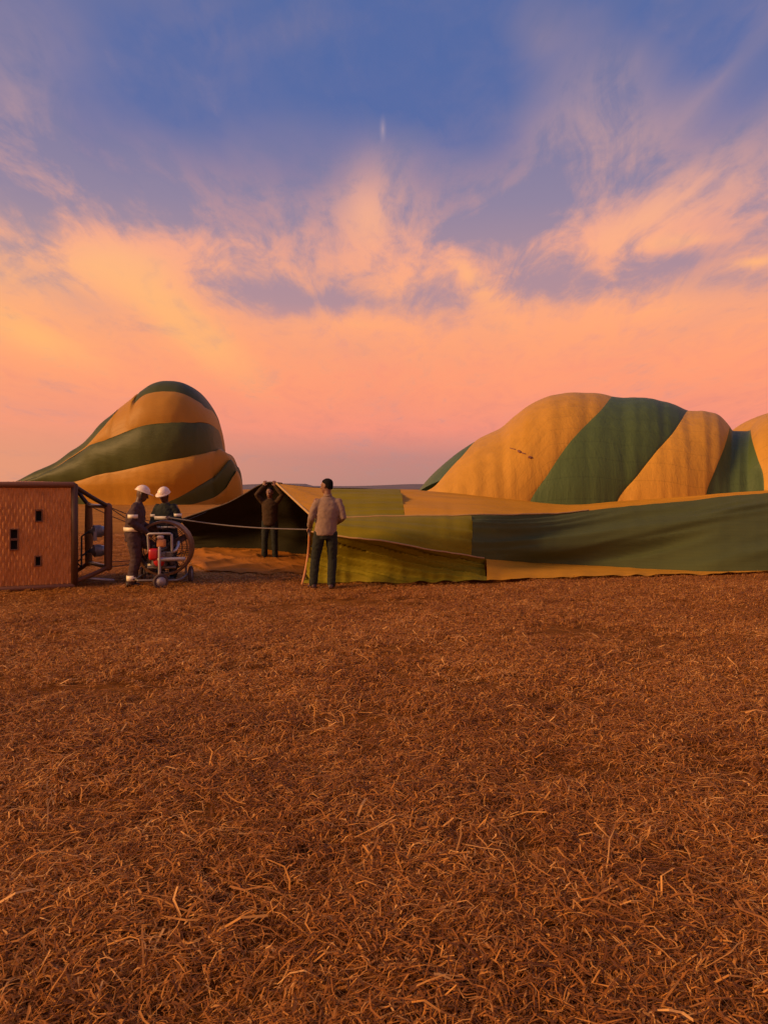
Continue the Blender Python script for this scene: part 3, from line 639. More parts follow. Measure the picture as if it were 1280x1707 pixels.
binv = Matrix.Rotation(-RZ, 3, 'Z')
for p, z_, px_, py_, Y_ in ((fN, zt_, 300, 868, 18.5), (fF, zt_, 312, 864, 18.4), (fN, zb, 322, 914, 18.9), (fF, zb, 330, 917, 18.9), (fN, zt_, 345, 853, 18.2)):
    e = binv @ (at(px_, py_, Y_) - B0); q = L3(p, z_); bm = bmesh.new()
    add_tube(bm, [q.lerp(e, i / 16) - Vector((0, 0, 0.28 * min(1.0, z_) * math.sin(math.pi * i / 16))) for i in range(17)], 0.008, 6); bm_obj('flying_wire', bm, M_BLACK, bas)
# ------------------------------------------------------------------ inflation fan
FX, FY = at(275, 900, 12.35).x, 12.35
fan = empty('inflation_fan', (FX, FY, 0), R(5)); tag(fan, 'round petrol inflation fan with red engine between the two helmeted people', 'fan')
FZ, FR = 0.615, 0.455
def circle(r, y, z=FZ, n=48): return [(r * math.cos(2 * math.pi * i / n), y, z + r * math.sin(2 * math.pi * i / n)) for i in range(n)]
def annulus(name, r0, r1, y0, y1, mat):
    bm = bmesh.new(); n = 64; prof = [(r0, y0), (r1, y0), (r1 + 0.01, (y0 + y1) / 2), (r1, y1), (r0, y1)]
    vr = [[bm.verts.new((r * math.cos(2 * math.pi * i / n), y, FZ + r * math.sin(2 * math.pi * i / n))) for r, y in prof] for i in range(n)]
    for i in range(n):
        for k in range(len(prof)):
            bm.faces.new((vr[i][k], vr[i][(k + 1) % len(prof)], vr[(i + 1) % n][(k + 1) % len(prof)], vr[(i + 1) % n][k]))
    return bm_obj(name, bm, mat, fan, False)
annulus('shroud', FR - 0.035, FR, -0.13, 0.22, plain('varnished_brown_wood', (0.17, 0.075, 0.024), 0.5, sc=9))
M_CAGE = plain('dark_wire', (0.05, 0.03, 0.02), 0.5, 0.4)
for y_ in (-0.135, 0.225):
    gd = None
    for i, r_ in enumerate((0.08, 0.16, 0.24, 0.32, 0.40)):
        bm = bmesh.new(); add_tube(bm, circle(r_, y_ - 0.02 * (1 - r_ / 0.4)), 0.005, 6, closed=True); bm_obj('guard_ring', bm, M_CAGE, fan)
    for i in range(8):
        t = math.pi * i / 4; bm = bmesh.new(); add_tube(bm, [(0.06 * math.cos(t), y_ - 0.012, FZ + 0.06 * math.sin(t)), (0.43 * math.cos(t), y_, FZ + 0.43 * math.sin(t))], 0.005, 6); bm_obj('guard_spoke', bm, M_CAGE, fan)
bm = bmesh.new(); add_tube(bm, [(0, -0.06, FZ), (0, 0.10, FZ)], 0.07, 16); hub = bm_obj('hub', bm, M_ENG, fan)
for i in range(4):
    t = math.pi / 2 * i + 0.5; bm = bmesh.new(); rings = []
    er = Vector((math.cos(t), 0, math.sin(t))); et = Vector((-math.sin(t), 0, math.cos(t)))
    for k in range(7):
        f = k / 6; r_ = 0.06 + 0.335 * f; tw = R(52 - 30 * f); ch = 0.085 * (1 - 0.35 * f)
        rings.append((Vector((0, 0.02, FZ)) + er * r_, (et * math.cos(tw) + Vector((0, 1, 0)) * math.sin(tw)) * ch, (Vector((0, 1, 0)) * math.cos(tw) - et * math.sin(tw)) * 0.009))
    add_loft(bm, rings, 10); bm_obj('blade', bm, plain('blade_wood', (0.10, 0.045, 0.018), 0.5) if i == 0 else bpy.data.materials['blade_wood'], fan)
# engine on the near side
bm = bmesh.new(); add_box(bm, (-0.02, -0.30, 0.46), (0.22, 0.20, 0.24), None, 0.025); add_box(bm, (0.13, -0.30, 0.50), (0.12, 0.14, 0.16), None, 0.015)
for i in range(6): add_box(bm, (0.13, -0.30, 0.435 + 0.026 * i), (0.15, 0.17, 0.008))
add_tube(bm, [(0, -0.22, 0.60), (0, -0.05, 0.61)], 0.03, 12); eng = bm_obj('engine', bm, M_ENG, fan, False)
bm = bmesh.new(); add_box(bm, (-0.085, -0.37, 0.545), (0.17, 0.19, 0.19), None, 0.045); tank = bm_obj('fuel_tank', bm, M_RED, eng)
bm = bmesh.new(); add_tube(bm, [(-0.09, -0.37, 0.645), (-0.09, -0.37, 0.665)], 0.028, 14); bm_obj('filler_cap', bm, M_BLACK, tank)
bm = bmesh.new(); add_loft(bm, [((-0.005, -0.395, 0.43), (0.09, 0, 0), (0, 0, 0.09)), ((-0.005, -0.43, 0.43), (0.085, 0, 0), (0, 0, 0.085)), ((-0.005, -0.445, 0.43), (0.04, 0, 0), (0, 0, 0.04))], 20); bm_obj('recoil_starter', bm, M_RED, eng)
bm = bmesh.new(); add_box(bm, (0.02, -0.36, 0.72), (0.14, 0.12, 0.13), None, 0.03); bm_obj('air_filter', bm, plain('orange_plastic', (0.55, 0.22, 0.07), 0.5), eng)
bm = bmesh.new(); add_box(bm, (0.005, -0.36, 0.815), (0.10, 0.10, 0.055), None, 0.02); bm_obj('filter_lid', bm, plain('pale_plastic', (0.55, 0.45, 0.42), 0.45), eng)
bm = bmesh.new(); add_tube(bm, [(0.18, -0.30, 0.56), (0.24, -0.30, 0.60), (0.26, -0.22, 0.66), (0.26, -0.18, 0.72)], 0.028, 10); bm_obj('exhaust', bm, M_STEEL, eng)
# tube chassis, bars, wheels
def bar(name, pts, r, mat=M_GREY): bm = bmesh.new(); add_tube(bm, pts, r, 10); return bm_obj(name, bm, mat, fan)
bar('chassis_tube', [(-0.30, -0.55, 0.14), (0.30, -0.55, 0.14), (0.36, -0.45, 0.15), (0.36, 0.22, 0.17)], 0.02, M_ENG); bar('chassis_tube', [(-0.30, -0.55, 0.14), (-0.36, -0.45, 0.15), (-0.36, 0.22, 0.17)], 0.02, M_ENG)
bar('cross_bar', [(0.03, -0.56, 0.475), (0.40, -0.50, 0.475)], 0.032); bar('upright_bar', [(0.035, -0.57, 0.14), (0.035, -0.575, 0.45), (0.035, -0.575, 0.66)], 0.022)
bar('push_handle', [(-0.17, -0.40, 0.60), (-0.17, -0.46, 0.865), (-0.15, -0.47, 0.88), (0.18, -0.47, 0.88), (0.20, -0.46, 0.865), (0.20, -0.40, 0.60)], 0.02)
bar('engine_mount', [(-0.20, -0.30, 0.32), (0.22, -0.30, 0.32)], 0.025, M_ENG); bar('engine_mount', [(0, -0.30, 0.32), (0, -0.50, 0.15)], 0.022, M_ENG)
for sx in (-0.34, 0.34): bar('shroud_strut', [(sx, 0.05, 0.165), (sx, 0.05, 0.33)], 0.018, M_ENG)
for wx, wy, wr, ax in ((0.06, -0.60, 0.125, 1), (-0.40, 0.16, 0.15, 0), (0.40, 0.16, 0.15, 0)):
    t_ = [Vector((wx, wy + wr * 0.80 * math.cos(a_), wr + wr * 0.80 * math.sin(a_))) if ax == 0 else Vector((wx + 0.8 * wr * math.cos(a_) * 0.9, wy + 0.8 * wr * math.cos(a_) * 0.44, wr + 0.8 * wr * math.sin(a_))) for a_ in np.linspace(0, 2 * math.pi, 25)[:-1]]
    bm = bmesh.new(); add_tube(bm, t_, wr * 0.2, 10, closed=True); wh = bm_obj('wheel', bm, plain('dusty_tyre', (0.075, 0.045, 0.035), 0.85) if 'dusty_tyre' not in bpy.data.materials else bpy.data.materials['dusty_tyre'], fan)
    dr = Vector((1, 0, 0)) if ax == 0 else Vector((-0.44, 0.9, 0)); s_, u_ = frame_of(dr); c_ = Vector((wx, wy, wr))
    bm = bmesh.new(); add_loft(bm, [(c_ - dr * 0.02, s_ * wr * 0.64, u_ * wr * 0.64), (c_ + dr * 0.02, s_ * wr * 0.64, u_ * wr * 0.64)], 18); bm_obj('rim', bm, M_GREY, wh)

# ------------------------------------------------------------------ people
def V(*a): return Vector(a)
def add_hand(bm, wrist, d, palm, s, curl=0.6):
    """Hand of five fingers. d: direction of the hand, palm: where the palm faces, s: +1 when the thumb lies on d x palm's side."""
    d = d.normalized(); palm = (palm - d * palm.dot(d)).normalized(); side = d.cross(palm).normalized() * s
    add_loft(bm, [(wrist - d * 0.01, side * 0.026, palm * 0.019), (wrist + d * 0.03, side * 0.036, palm * 0.017), (wrist + d * 0.075, side * 0.043, palm * 0.015), (wrist + d * 0.095, side * 0.038, palm * 0.012)], 12)
    for k, (off, ln) in enumerate(((0.030, 0.075), (0.010, 0.083), (-0.011, 0.078), (-0.031, 0.062))):
        b0 = wrist + d * 0.085 + side * off; a1 = curl * 0.7; a2 = curl * 1.7
        p1 = b0 + (d * math.cos(a1) + palm * math.sin(a1)) * ln * 0.5; p2 = p1 + (d * math.cos(a2) + palm * math.sin(a2)) * ln * 0.45
        add_tube(bm, [b0, p1, p2], [0.0095, 0.009, 0.0075], 8)
    t0 = wrist + d * 0.025 + side * 0.032; t1 = t0 + (side * 0.75 + d * 0.6 + palm * 0.25).normalized() * 0.04; t2 = t1 + (d * 0.8 + palm * 0.7 - side * 0.05).normalized() * 0.032
    add_tube(bm, [t0, t1, t2], [0.013, 0.0105, 0.009], 8)
def build_person(root, J, face, skin, top, legs_mat, shoe_mat, hair=True, one_piece=False, hands=((V(0, 0, -1), V(1, 0, 0)), (V(0, 0, -1), V(-1, 0, 0))), curl=(0.6, 0.6), hem=None, bulk=1.0):
    """J: joints in the root's space (x right, y forward, z up). face: forward direction of the head."""
    sh = (J['shR'] - J['shL']).normalized(); fwd = Vector((0, 0, 1)).cross(sh).normalized(); hp = (J['hipR'] - J['hipL']).normalized(); pf = Vector((0, 0, 1)).cross(hp).normalized()
    pel, che, nek, hd = J['pelvis'], J['chest'], J['neck'], J['head']; up = (che - pel).normalized()
    fz = face.normalized(); hs = fz.cross((hd - nek).normalized()).normalized(); hu = hs.cross(fz).normalized()
    bm = bmesh.new()
    # head: cranium, jaw, nose, brow, ears
    add_loft(bm, [(hd - hu * 0.115 + fz * 0.035, hs * 0.022, fz * 0.028), (hd - hu * 0.10 + fz * 0.025, hs * 0.042, fz * 0.055), (hd - hu * 0.06 + fz * 0.008, hs * 0.061, fz * 0.082), (hd - hu * 0.01, hs * 0.070, fz * 0.092),
                  (hd + hu * 0.035 - fz * 0.004, hs * 0.074, fz * 0.096), (hd + hu * 0.075 - fz * 0.008, hs * 0.066, fz * 0.086), (hd + hu * 0.102 - fz * 0.010, hs * 0.042, fz * 0.056), (hd + hu * 0.112 - fz * 0.01, hs * 0.012, fz * 0.016)], 22)
    add_tube(bm, [hd + fz * 0.088 + hu * 0.012, hd + fz * 0.106 - hu * 0.028], [0.009, 0.014], 8)
    add_tube(bm, [hd + fz * 0.080 + hu * 0.024 - hs * 0.045, hd + fz * 0.090 + hu * 0.026, hd + fz * 0.080 + hu * 0.024 + hs * 0.045], 0.010, 8)
    add_tube(bm, [hd + fz * 0.082 - hu * 0.062 - hs * 0.02, hd + fz * 0.088 - hu * 0.062, hd + fz * 0.082 - hu * 0.062 + hs * 0.02], 0.009, 8)
    for s in (-1, 1): add_loft(bm, [(hd + hs * s * 0.068 - hu * 0.005, hu * 0.030, fz * 0.018), (hd + hs * s * 0.086 - hu * 0.002 - fz * 0.008, hu * 0.034, fz * 0.020)], 12)
    add_tube(bm, [nek - up * 0.06, nek, hd - hu * 0.05 - fz * 0.012], [0.066, 0.056, 0.056], 14)
    # trunk and limbs under the clothes
    add_loft(bm, [(pel - up * 0.09, hp * 0.145, pf * 0.10), (pel + up * 0.04, hp * 0.15, pf * 0.10), (pel.lerp(che, 0.5), sh * 0.125, fwd * 0.088), (che, sh * 0.155, fwd * 0.105), (che.lerp(nek, 0.65), sh * 0.13, fwd * 0.08), (nek, sh * 0.06, fwd * 0.055)], 22)
    for k, s in (('L', -1), ('R', 1)):
        add_tube(bm, [J['sh' + k], J['el' + k], J['wr' + k]], [0.047, 0.037, 0.025], 12)
        add_tube(bm, [J['hip' + k], J['kn' + k], J['an' + k]], [0.078, 0.052, 0.036], 12)
        hdir, pal = hands[0 if k == 'L' else 1]; add_hand(bm, J['wr' + k], hdir, pal, 1 if k == 'L' else -1, curl[0 if k == 'L' else 1])
    fuse('body', bm, 0.0075, skin, root, 3)
    for s in (-1, 1):
        bm = bmesh.new(); add_loft(bm, [(hd + fz * 0.083 + hs * s * 0.031 + hu * 0.006, hs * 0.012, hu * 0.007), (hd + fz * 0.090 + hs * s * 0.031 + hu * 0.006, hs * 0.008, hu * 0.005)], 10); bm_obj('eye', bm, M_EYE, root)
    if hair:
        bm = bmesh.new()
        add_loft(bm, [(hd + hu * 0.112 - fz * 0.012, hs * 0.03, fz * 0.04), (hd + hu * 0.124 - fz * 0.012, hs * 0.018, fz * 0.025)], 16)
        add_loft(bm, [(hd - hu * 0.055 - fz * 0.062, hs * 0.050, fz * 0.034), (hd - hu * 0.02 - fz * 0.045, hs * 0.072, fz * 0.058), (hd + hu * 0.03 - fz * 0.028, hs * 0.081, fz * 0.080), (hd + hu * 0.065 - fz * 0.014, hs * 0.079, fz * 0.094), (hd + hu * 0.095 - fz * 0.012, hs * 0.064, fz * 0.080), (hd + hu * 0.118 - fz * 0.012, hs * 0.032, fz * 0.042)], 22)
        fuse('hair', bm, 0.01, M_HAIR, root, 2, (0.003, 60))
    hemz = hem if hem is not None else -0.02
    bm = bmesh.new()
    lowr = [(pel - up * 0.02 + up * hemz, hp * 0.180, pf * 0.136)] if not one_piece else [(pel - up * 0.12, hp * 0.16, pf * 0.12)]
    add_loft(bm, lowr + [(pel + up * 0.06, hp * 0.176 * bulk, pf * 0.132 * bulk), (pel.lerp(che, 0.5), sh * 0.176 * bulk, fwd * 0.130 * bulk), (che, sh * 0.186 * bulk, fwd * 0.132 * bulk), (che.lerp(nek, 0.55), sh * 0.178, fwd * 0.105), (che.lerp(nek, 0.85), sh * 0.115, fwd * 0.075), (nek + up * 0.005, sh * 0.064, fwd * 0.062)], 24)
    for k in 'LR':
        s_, e_, w_ = J['sh' + k], J['el' + k], J['wr' + k]
        add_tube(bm, [s_.lerp(che, 0.12), s_.lerp(e_, 0.45), e_, e_.lerp(w_, 0.5), e_.lerp(w_, 0.93)], [0.066 * bulk, 0.063 * bulk, 0.057 * bulk, 0.053 * bulk, 0.048 * bulk], 14)
    def trousers(bm):
        add_loft(bm, [(pel - up * 0.13, hp * 0.145, pf * 0.105), (pel - up * 0.05, hp * 0.168, pf * 0.122), (pel + up * 0.07, hp * 0.155, pf * 0.115)], 22)
        for k in 'LR':
            h_, k_, a_ = J['hip' + k], J['kn' + k], J['an' + k]
            add_tube(bm, [h_, h_.lerp(k_, 0.5), k_, k_.lerp(a_, 0.5), k_.lerp(a_, 0.98)], [0.100 * bulk, 0.090 * bulk, 0.076 * bulk, 0.072 * bulk, 0.068 * bulk], 14)
    if one_piece: trousers(bm); fuse('coverall', bm, 0.012, top, root, 10, (0.012, 13))
    else:
        fuse('shirt', bm, 0.012, top, root, 14, (0.006, 12)); bm = bmesh.new(); trousers(bm); fuse('trousers', bm, 0.012, legs_mat, root, 5, (0.007, 12))
    for k in 'LR':
        a_ = J['an' + k]; f = J.get('toe' + k, pf); bm = bmesh.new(); s_ = f.cross(Vector((0, 0, 1))).normalized()
        u_ = s_.cross(f).normalized()
        add_loft(bm, [(a_ - f * 0.075 - u_ * 0.055, s_ * 0.030, u_ * 0.022), (a_ - f * 0.06 - u_ * 0.04, s_ * 0.042, u_ * 0.045), (a_ + f * 0.02 - u_ * 0.035, s_ * 0.044, u_ * 0.050), (a_ + f * 0.09 - u_ * 0.05, s_ * 0.050, u_ * 0.034), (a_ + f * 0.16 - u_ * 0.058, s_ * 0.044, u_ * 0.026), (a_ + f * 0.19 - u_ * 0.062, s_ * 0.022, u_ * 0.016)], 16)
        add_tube(bm, [a_ + Vector((0, 0, 0.05)), a_ - u_ * 0.03], [0.048, 0.045], 14); fuse('shoe', bm, 0.01, shoe_mat, root, 3)
    return dict(hd=hd, hs=hs, hu=hu, fz=fz, pel=pel, hp=hp, pf=pf, up=up, che=che, sh=sh, fwd=fwd)
def helmet(root, K):
    hd, hs, hu, fz = K['hd'], K['hs'], K['hu'], K['fz']; c = hd + hu * 0.035 - fz * 0.008
    bm = bmesh.new(); rings = []
    for a in (0, 0.25, 0.5, 0.8, 1.1, 1.35, 1.52): rings.append((c + hu * 0.115 * math.sin(a), hs * 0.103 * math.cos(a), fz * 0.122 * math.cos(a)))
    add_loft(bm, rings, 28); h = bm_obj('helmet', bm, M_HELM, root)
    bm = bmesh.new(); add_loft(bm, [(c + fz * 0.025 - hu * 0.006, hs * 0.118, fz * 0.160), (c + fz * 0.025 + hu * 0.012, hs * 0.110, fz * 0.150)], 28); bm_obj('brim', bm, M_HELM, h)
    bm = bmesh.new(); add_tube(bm, [c + hs * 0.09 - hu * 0.0, hd + hs * 0.07 - hu * 0.08 + fz * 0.02, hd - hu * 0.12 + fz * 0.03, hd - hs * 0.07 - hu * 0.08 + fz * 0.02, c - hs * 0.09], 0.007, 6); bm_obj('chin_strap', bm, M_BLACK, h)
    return h
def band(root, c, s, f, h, up=V(0, 0, 1), name='reflective_band'):
    bm = bmesh.new(); n = 28
    ring = lambda z, k: [bm.verts.new(c + up * z + s * k * math.cos(2 * math.pi * i / n) + f * k * math.sin(2 * math.pi * i / n)) for i in range(n)]
    prof = [ring(-h / 2, 1.0), ring(-h / 2, 1.06), ring(h / 2, 1.06), ring(h / 2, 1.0)]
    for a_, b_ in zip(prof, prof[1:] + prof[:1]):
        for i in range(n): bm.faces.new((a_[i], a_[(i + 1) % n], b_[(i + 1) % n], b_[i]))
    return bm_obj(name, bm, M_BAND, root)

C_SHIRT = cloth('dusty_tan_shirt', (0.245, 0.165, 0.118), var=0.1); C_TROU = cloth('black_olive_trousers', (0.022, 0.024, 0.018)); C_SHOE = plain('dark_brown_shoe', (0.045, 0.014, 0.010), 0.5)
C_COV = cloth('plum_grey_coverall', (0.066, 0.040, 0.040)); C_COV2 = cloth('blackish_green_jacket', (0.022, 0.026, 0.022)); C_BOOT = plain('black_boot', (0.015, 0.012, 0.012), 0.5)
C_JACK = cloth('brown_jacket', (0.050, 0.028, 0.012)); C_GLOVE = plain('orange_glove', (0.6, 0.22, 0.04), 0.8)  # jacket colour darkened to carry the shade inside the mouth

# the man holding the rope, seen from behind, looking to his left
mx0 = at(538, 900, 11.8).x
man = empty('person', (mx0, 11.8, 0), R(6)); tag(man, 'person with black hair in dusty tan shirt and dark trousers, back turned, beside the mouth', 'person', 'people in the field')
JM = dict(pelvis=V(0.045, 0, 0.93), chest=V(0.085, 0.0, 1.27), neck=V(0.08, 0.015, 1.485), head=V(0.065, 0.035, 1.645), shL=V(-0.10, 0, 1.405), shR=V(0.265, 0, 1.405),
          elL=V(-0.185, -0.03, 1.13), wrL=V(-0.205, 0.17, 0.985), elR=V(0.325, -0.05, 1.14), wrR=V(0.23, 0.19, 1.06), hipL=V(-0.05, 0, 0.88), hipR=V(0.14, 0, 0.88),
          knL=V(-0.115, 0.04, 0.49), knR=V(0.155, 0.03, 0.49), anL=V(-0.15, 0.0, 0.09), anR=V(0.135, -0.03, 0.09), toeL=V(-0.35, 0.94, 0), toeR=V(0.2, 0.98, 0))
build_person(man, JM, V(-0.82, 0.5, -0.06), M_SKIN, C_SHIRT, C_TROU, C_SHOE, hands=((V(-0.35, 0.75, -0.45), V(0.5, 0.2, -0.6)), (V(-0.6, 0.7, 0.1), V(-0.3, 0, -1))), curl=(1.0, 0.7), hem=-0.055)
bm = bmesh.new(); add_loft(bm, [(JM['pelvis'] + V(0, 0, 0.0), V(0.165, 0, 0), V(0, 0.122, 0)), (JM['pelvis'] + V(0, 0, 0.03), V(0.165, 0, 0), V(0, 0.122, 0))], 26); bm_obj('belt', bm, M_DLEATHER, man)
bm = bmesh.new(); nk = JM['neck']; add_loft(bm, [(nk + V(0, 0, -0.01), V(0.070, 0, 0), V(0, 0.068, 0)), (nk + V(0, 0.006, 0.035), V(0.066, 0, 0), V(0, 0.066, 0.012))], 20); bm_obj('collar', bm, C_SHIRT, man)

# crew member in the plum coverall, one boot up on the fan frame
p1 = empty('person', (at(221, 900, 12.1).x, 12.1, 0), R(-72)); tag(p1, 'person in plum grey coverall and white helmet, one boot raised, beside the basket', 'person', 'people in the field')
J1 = dict(pelvis=V(0, 0.02, 0.87), chest=V(0.0, 0.06, 1.19), neck=V(0, 0.10, 1.385), head=V(0, 0.155, 1.515), shL=V(-0.185, 0.06, 1.32), shR=V(0.185, 0.06, 1.32),
          elL=V(-0.24, 0.08, 1.05), wrL=V(-0.16, 0.32, 0.92), elR=V(0.25, -0.02, 1.06), wrR=V(0.17, 0.22, 0.90), hipL=V(-0.095, 0.02, 0.83), hipR=V(0.095, 0.02, 0.83),
          knL=V(-0.11, 0.33, 0.62), knR=V(0.10, 0.06, 0.46), anL=V(-0.11, 0.30, 0.26), anR=V(0.09, -0.02, 0.09))
K1 = build_person(p1, J1, V(0.05, 0.93, -0.36), M_SKIN2, C_COV, None, C_BOOT, hair=False, one_piece=True, hands=((V(0, 0.75, -0.65), V(0.6, 0, -0.4)), (V(-0.1, 0.8, -0.6), V(-0.6, 0, -0.4))), curl=(0.8, 0.8), bulk=1.16)
helmet(p1, K1); band(p1, J1['pelvis'] + V(0, 0.005, 0.075), V(0.200, 0, 0), V(0, 0.155, 0), 0.065, name='reflective_belt')
for k in 'LR': band(p1, J1['an' + k].lerp(J1['kn' + k], 0.17), V(0.080, 0, 0), V(0, 0.080, 0), 0.085)
band(p1, J1['shR'].lerp(J1['elR'], 0.62), V(0.074, 0, 0), V(0, 0.074, 0), 0.06)
# crew member behind the fan
p2 = empty('person', (at(279, 900, 13.05).x, 13.05, 0), R(168)); tag(p2, 'person in black jacket with pale bands and white helmet standing behind the fan', 'person', 'people in the field')
J2 = dict(pelvis=V(0, 0, 0.84), chest=V(0, 0.04, 1.15), neck=V(0, 0.07, 1.35), head=V(0, 0.115, 1.49), shL=V(-0.175, 0.04, 1.28), shR=V(0.175, 0.04, 1.28),
          elL=V(-0.25, 0.04, 1.03), wrL=V(-0.20, 0.24, 1.09), elR=V(0.23, 0.08, 1.01), wrR=V(0.13, 0.28, 0.95), hipL=V(-0.09, 0, 0.80), hipR=V(0.09, 0, 0.80),
          knL=V(-0.11, 0.05, 0.44), knR=V(0.11, 0.05, 0.44), anL=V(-0.12, 0, 0.09), anR=V(0.12, 0, 0.09))
K2 = build_person(p2, J2, V(0.1, 0.92, -0.38), M_SKIN2, C_COV2, None, C_BOOT, hair=False, one_piece=True, hands=((V(0.0, 0.9, 0.2), V(0.6, 0, -0.6)), (V(-0.3, 0.8, -0.3), V(-0.5, 0, -0.6))), curl=(1.1, 0.7), bulk=1.12)
helmet(p2, K2); band(p2, J2['chest'] + V(0, -0.005, -0.055), V(0.205, 0, 0), V(0, 0.152, 0), 0.06); band(p2, J2['pelvis'] + V(0, 0.01, 0.09), V(0.192, 0, 0), V(0, 0.148, 0), 0.04)
for k in 'LR': band(p2, J2['sh' + k].lerp(J2['el' + k], 0.55), V(0.073, 0, 0), V(0, 0.071, 0), 0.05)
# person in the mouth holding its top up
p3 = empty('person', (at(450, 900, 16.75).x, 16.75, 0), R(180)); tag(p3, 'person in brown jacket standing in the dark mouth with both arms raised', 'person', 'people in the field')
J3 = dict(pelvis=V(0, 0, 0.88), chest=V(0, 0, 1.19), neck=V(0, 0.01, 1.385), head=V(0, 0.03, 1.52), shL=V(-0.18, 0, 1.32), shR=V(0.18, 0, 1.32),
          elL=V(-0.29, 0.10, 1.47), wrL=V(-0.13, 0.06, 1.66), elR=V(0.29, 0.10, 1.47), wrR=V(0.13, 0.06, 1.66), hipL=V(-0.09, 0, 0.84), hipR=V(0.09, 0, 0.84),
          knL=V(-0.11, 0.03, 0.46), knR=V(0.11, 0.03, 0.46), anL=V(-0.12, 0, 0.09), anR=V(0.12, 0, 0.09))
build_person(p3, J3, V(0.1, 0.98, 0.05), M_SKIN, C_JACK, C_TROU, C_BOOT, hands=((V(0.2, -0.1, 1), V(0.3, -1, 0)), (V(-0.2, -0.1, 1), V(-0.3, -1, 0))), curl=(0.7, 0.7), hem=-0.09)

# rope from the man's hand across the mouth to the crew member behind the fan
def wpos(o, p):
    return Vector(o.location) + Matrix.Rotation(o.rotation_euler.z, 3, 'Z') @ p
ra = wpos(man, JM['wrL'] + V(-0.03, 0.075, -0.045)); rb = wpos(p2, J2['wrL'] + V(0.0, 0.09, 0.02)); bm = bmesh.new(); pts = []
for i in range(41):
    f = i / 40; p = ra.lerp(rb, f); p.z -= 0.05 * math.sin(math.pi * f); pts.append(p)
add_tube(bm, [ra + V(0.03, -0.02, -0.10)] + pts + [rb + V(-0.03, -0.02, -0.12)], 0.011, 8)
tag(bm_obj('rope', bm, M_ROPE), 'pale rope stretched across the dark balloon mouth at waist height', 'rope')

# ------------------------------------------------------------------ straw
m = Mat('straw'); at_ = m.n('ShaderNodeAttribute'); at_.attribute_name = 'tone'; oi = m.n('ShaderNodeObjectInfo')
gp = m.n('ShaderNodeNewGeometry'); big = m.noise(gp.outputs['Position'], 0.9, 4, 0.6, 0.5)
t_ = m.math('ADD', m.math('MULTIPLY', at_.outputs['Fac'], 0.80), m.math('ADD', m.math('MULTIPLY', oi.outputs['Random'], 0.10), m.math('ADD', m.math('MULTIPLY', m.math('SUBTRACT', m.math('ADD', m.math('MULTIPLY', big, 0.6), m.math('MULTIPLY', m.noise(gp.outputs['Position'], 4.5, 3, 0.6, 0.4), 0.4)), 0.36), 0.85), m.math('MULTIPLY', lit_ground(m, gp.outputs['Position']), 0.28))))
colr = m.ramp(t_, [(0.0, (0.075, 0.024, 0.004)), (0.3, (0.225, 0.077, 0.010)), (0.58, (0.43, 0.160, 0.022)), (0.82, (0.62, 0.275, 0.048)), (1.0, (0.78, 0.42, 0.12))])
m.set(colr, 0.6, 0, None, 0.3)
tr = m.n('ShaderNodeBsdfTranslucent'); m.l(colr, tr.inputs[0]); ms = m.n('ShaderNodeMixShader'); ms.inputs[0].default_value = 0.2
m.l(m.b.outputs[0], ms.inputs[1]); m.l(tr.outputs[0], ms.inputs[2]); m.l(ms.outputs[0], m.out.inputs[0]); M_STRAW = m.m
def straw_patch(name, n, radius, seed, stubble=0.45, wmul=1.0, lmul=1.0, pale=0.0):
    r = np.random.default_rng(seed); V_, F_, T_ = [], [], []
    # strands gather in loose wisps that share a direction
    wisps = r.uniform(-radius, radius, (max(6, n // 14), 2)); wdir = r.uniform(0, 2 * math.pi, len(wisps)); wt = r.uniform(0, 1, len(wisps))
    for i in range(n):
        w = r.integers(len(wisps)); base = wisps[w] + r.normal(0, 0.034, 2)
        ang = wdir[w] + r.normal(0, 0.65); up = r.random() < stubble
        chaff = r.random() < 0.42
        L = (r.uniform(0.05, 0.12) if up else r.uniform(0.05, 0.19)) * lmul
        if chaff: L *= 0.38
        wd = r.uniform(0.0013, 0.0029) * wmul * (1.4 if r.random() < 0.15 else 1) * (1.25 if chaff else 1); kink = r.normal(0, 0.42, 5)
        pitch = r.uniform(0.5, 1.3) if up else r.uniform(0.05, 0.5); curve = r.normal(0, 0.55) if not up else r.normal(0, 0.4); droop = r.uniform(0.8, 2.2) if up else r.uniform(0.5, 1.4)
        z = r.uniform(0.0, 0.012) if up else r.uniform(0.004, 0.05); p = np.array([base[0], base[1], z]); k = 5; tone = np.clip(0.17 + 0.32 * wt[w] + r.normal(0.08, 0.20), 0, 1)
        tone = min(1.0, tone + pale)
        if r.random() < 0.10: tone = r.uniform(0.75, 1.0)
        o = len(V_)
        for j in range(k):
            f = j / (k - 1); a = ang + curve * f + kink[j]; e = pitch - droop * f + 0.5 * kink[-1 - j]
            d = np.array([math.cos(a) * math.cos(e), math.sin(a) * math.cos(e), math.sin(e)])
            if j: p = p + d * (L / (k - 1)); p[2] = max(p[2], 0.003 + 0.004 * (w % 3))
            s = np.array([-math.sin(a), math.cos(a), 0.35 * math.sin(i * 1.7)]) * wd * (1 - 0.7 * f ** 2)
            V_.append(p - s); V_.append(p + s); T_ += [tone, tone]
        for j in range(k - 1): F_.append((o + 2 * j, o + 2 * j + 1, o + 2 * j + 3, o + 2 * j + 2))
    me = bpy.data.meshes.new(name); me.from_pydata([tuple(x) for x in V_], [], F_); at2 = me.attributes.new('tone', 'FLOAT', 'POINT'); at2.data.foreach_set('value', np.array(T_, dtype=np.float32))
    me.materials.append(M_STRAW); return bpy.data.objects.new(name, me)
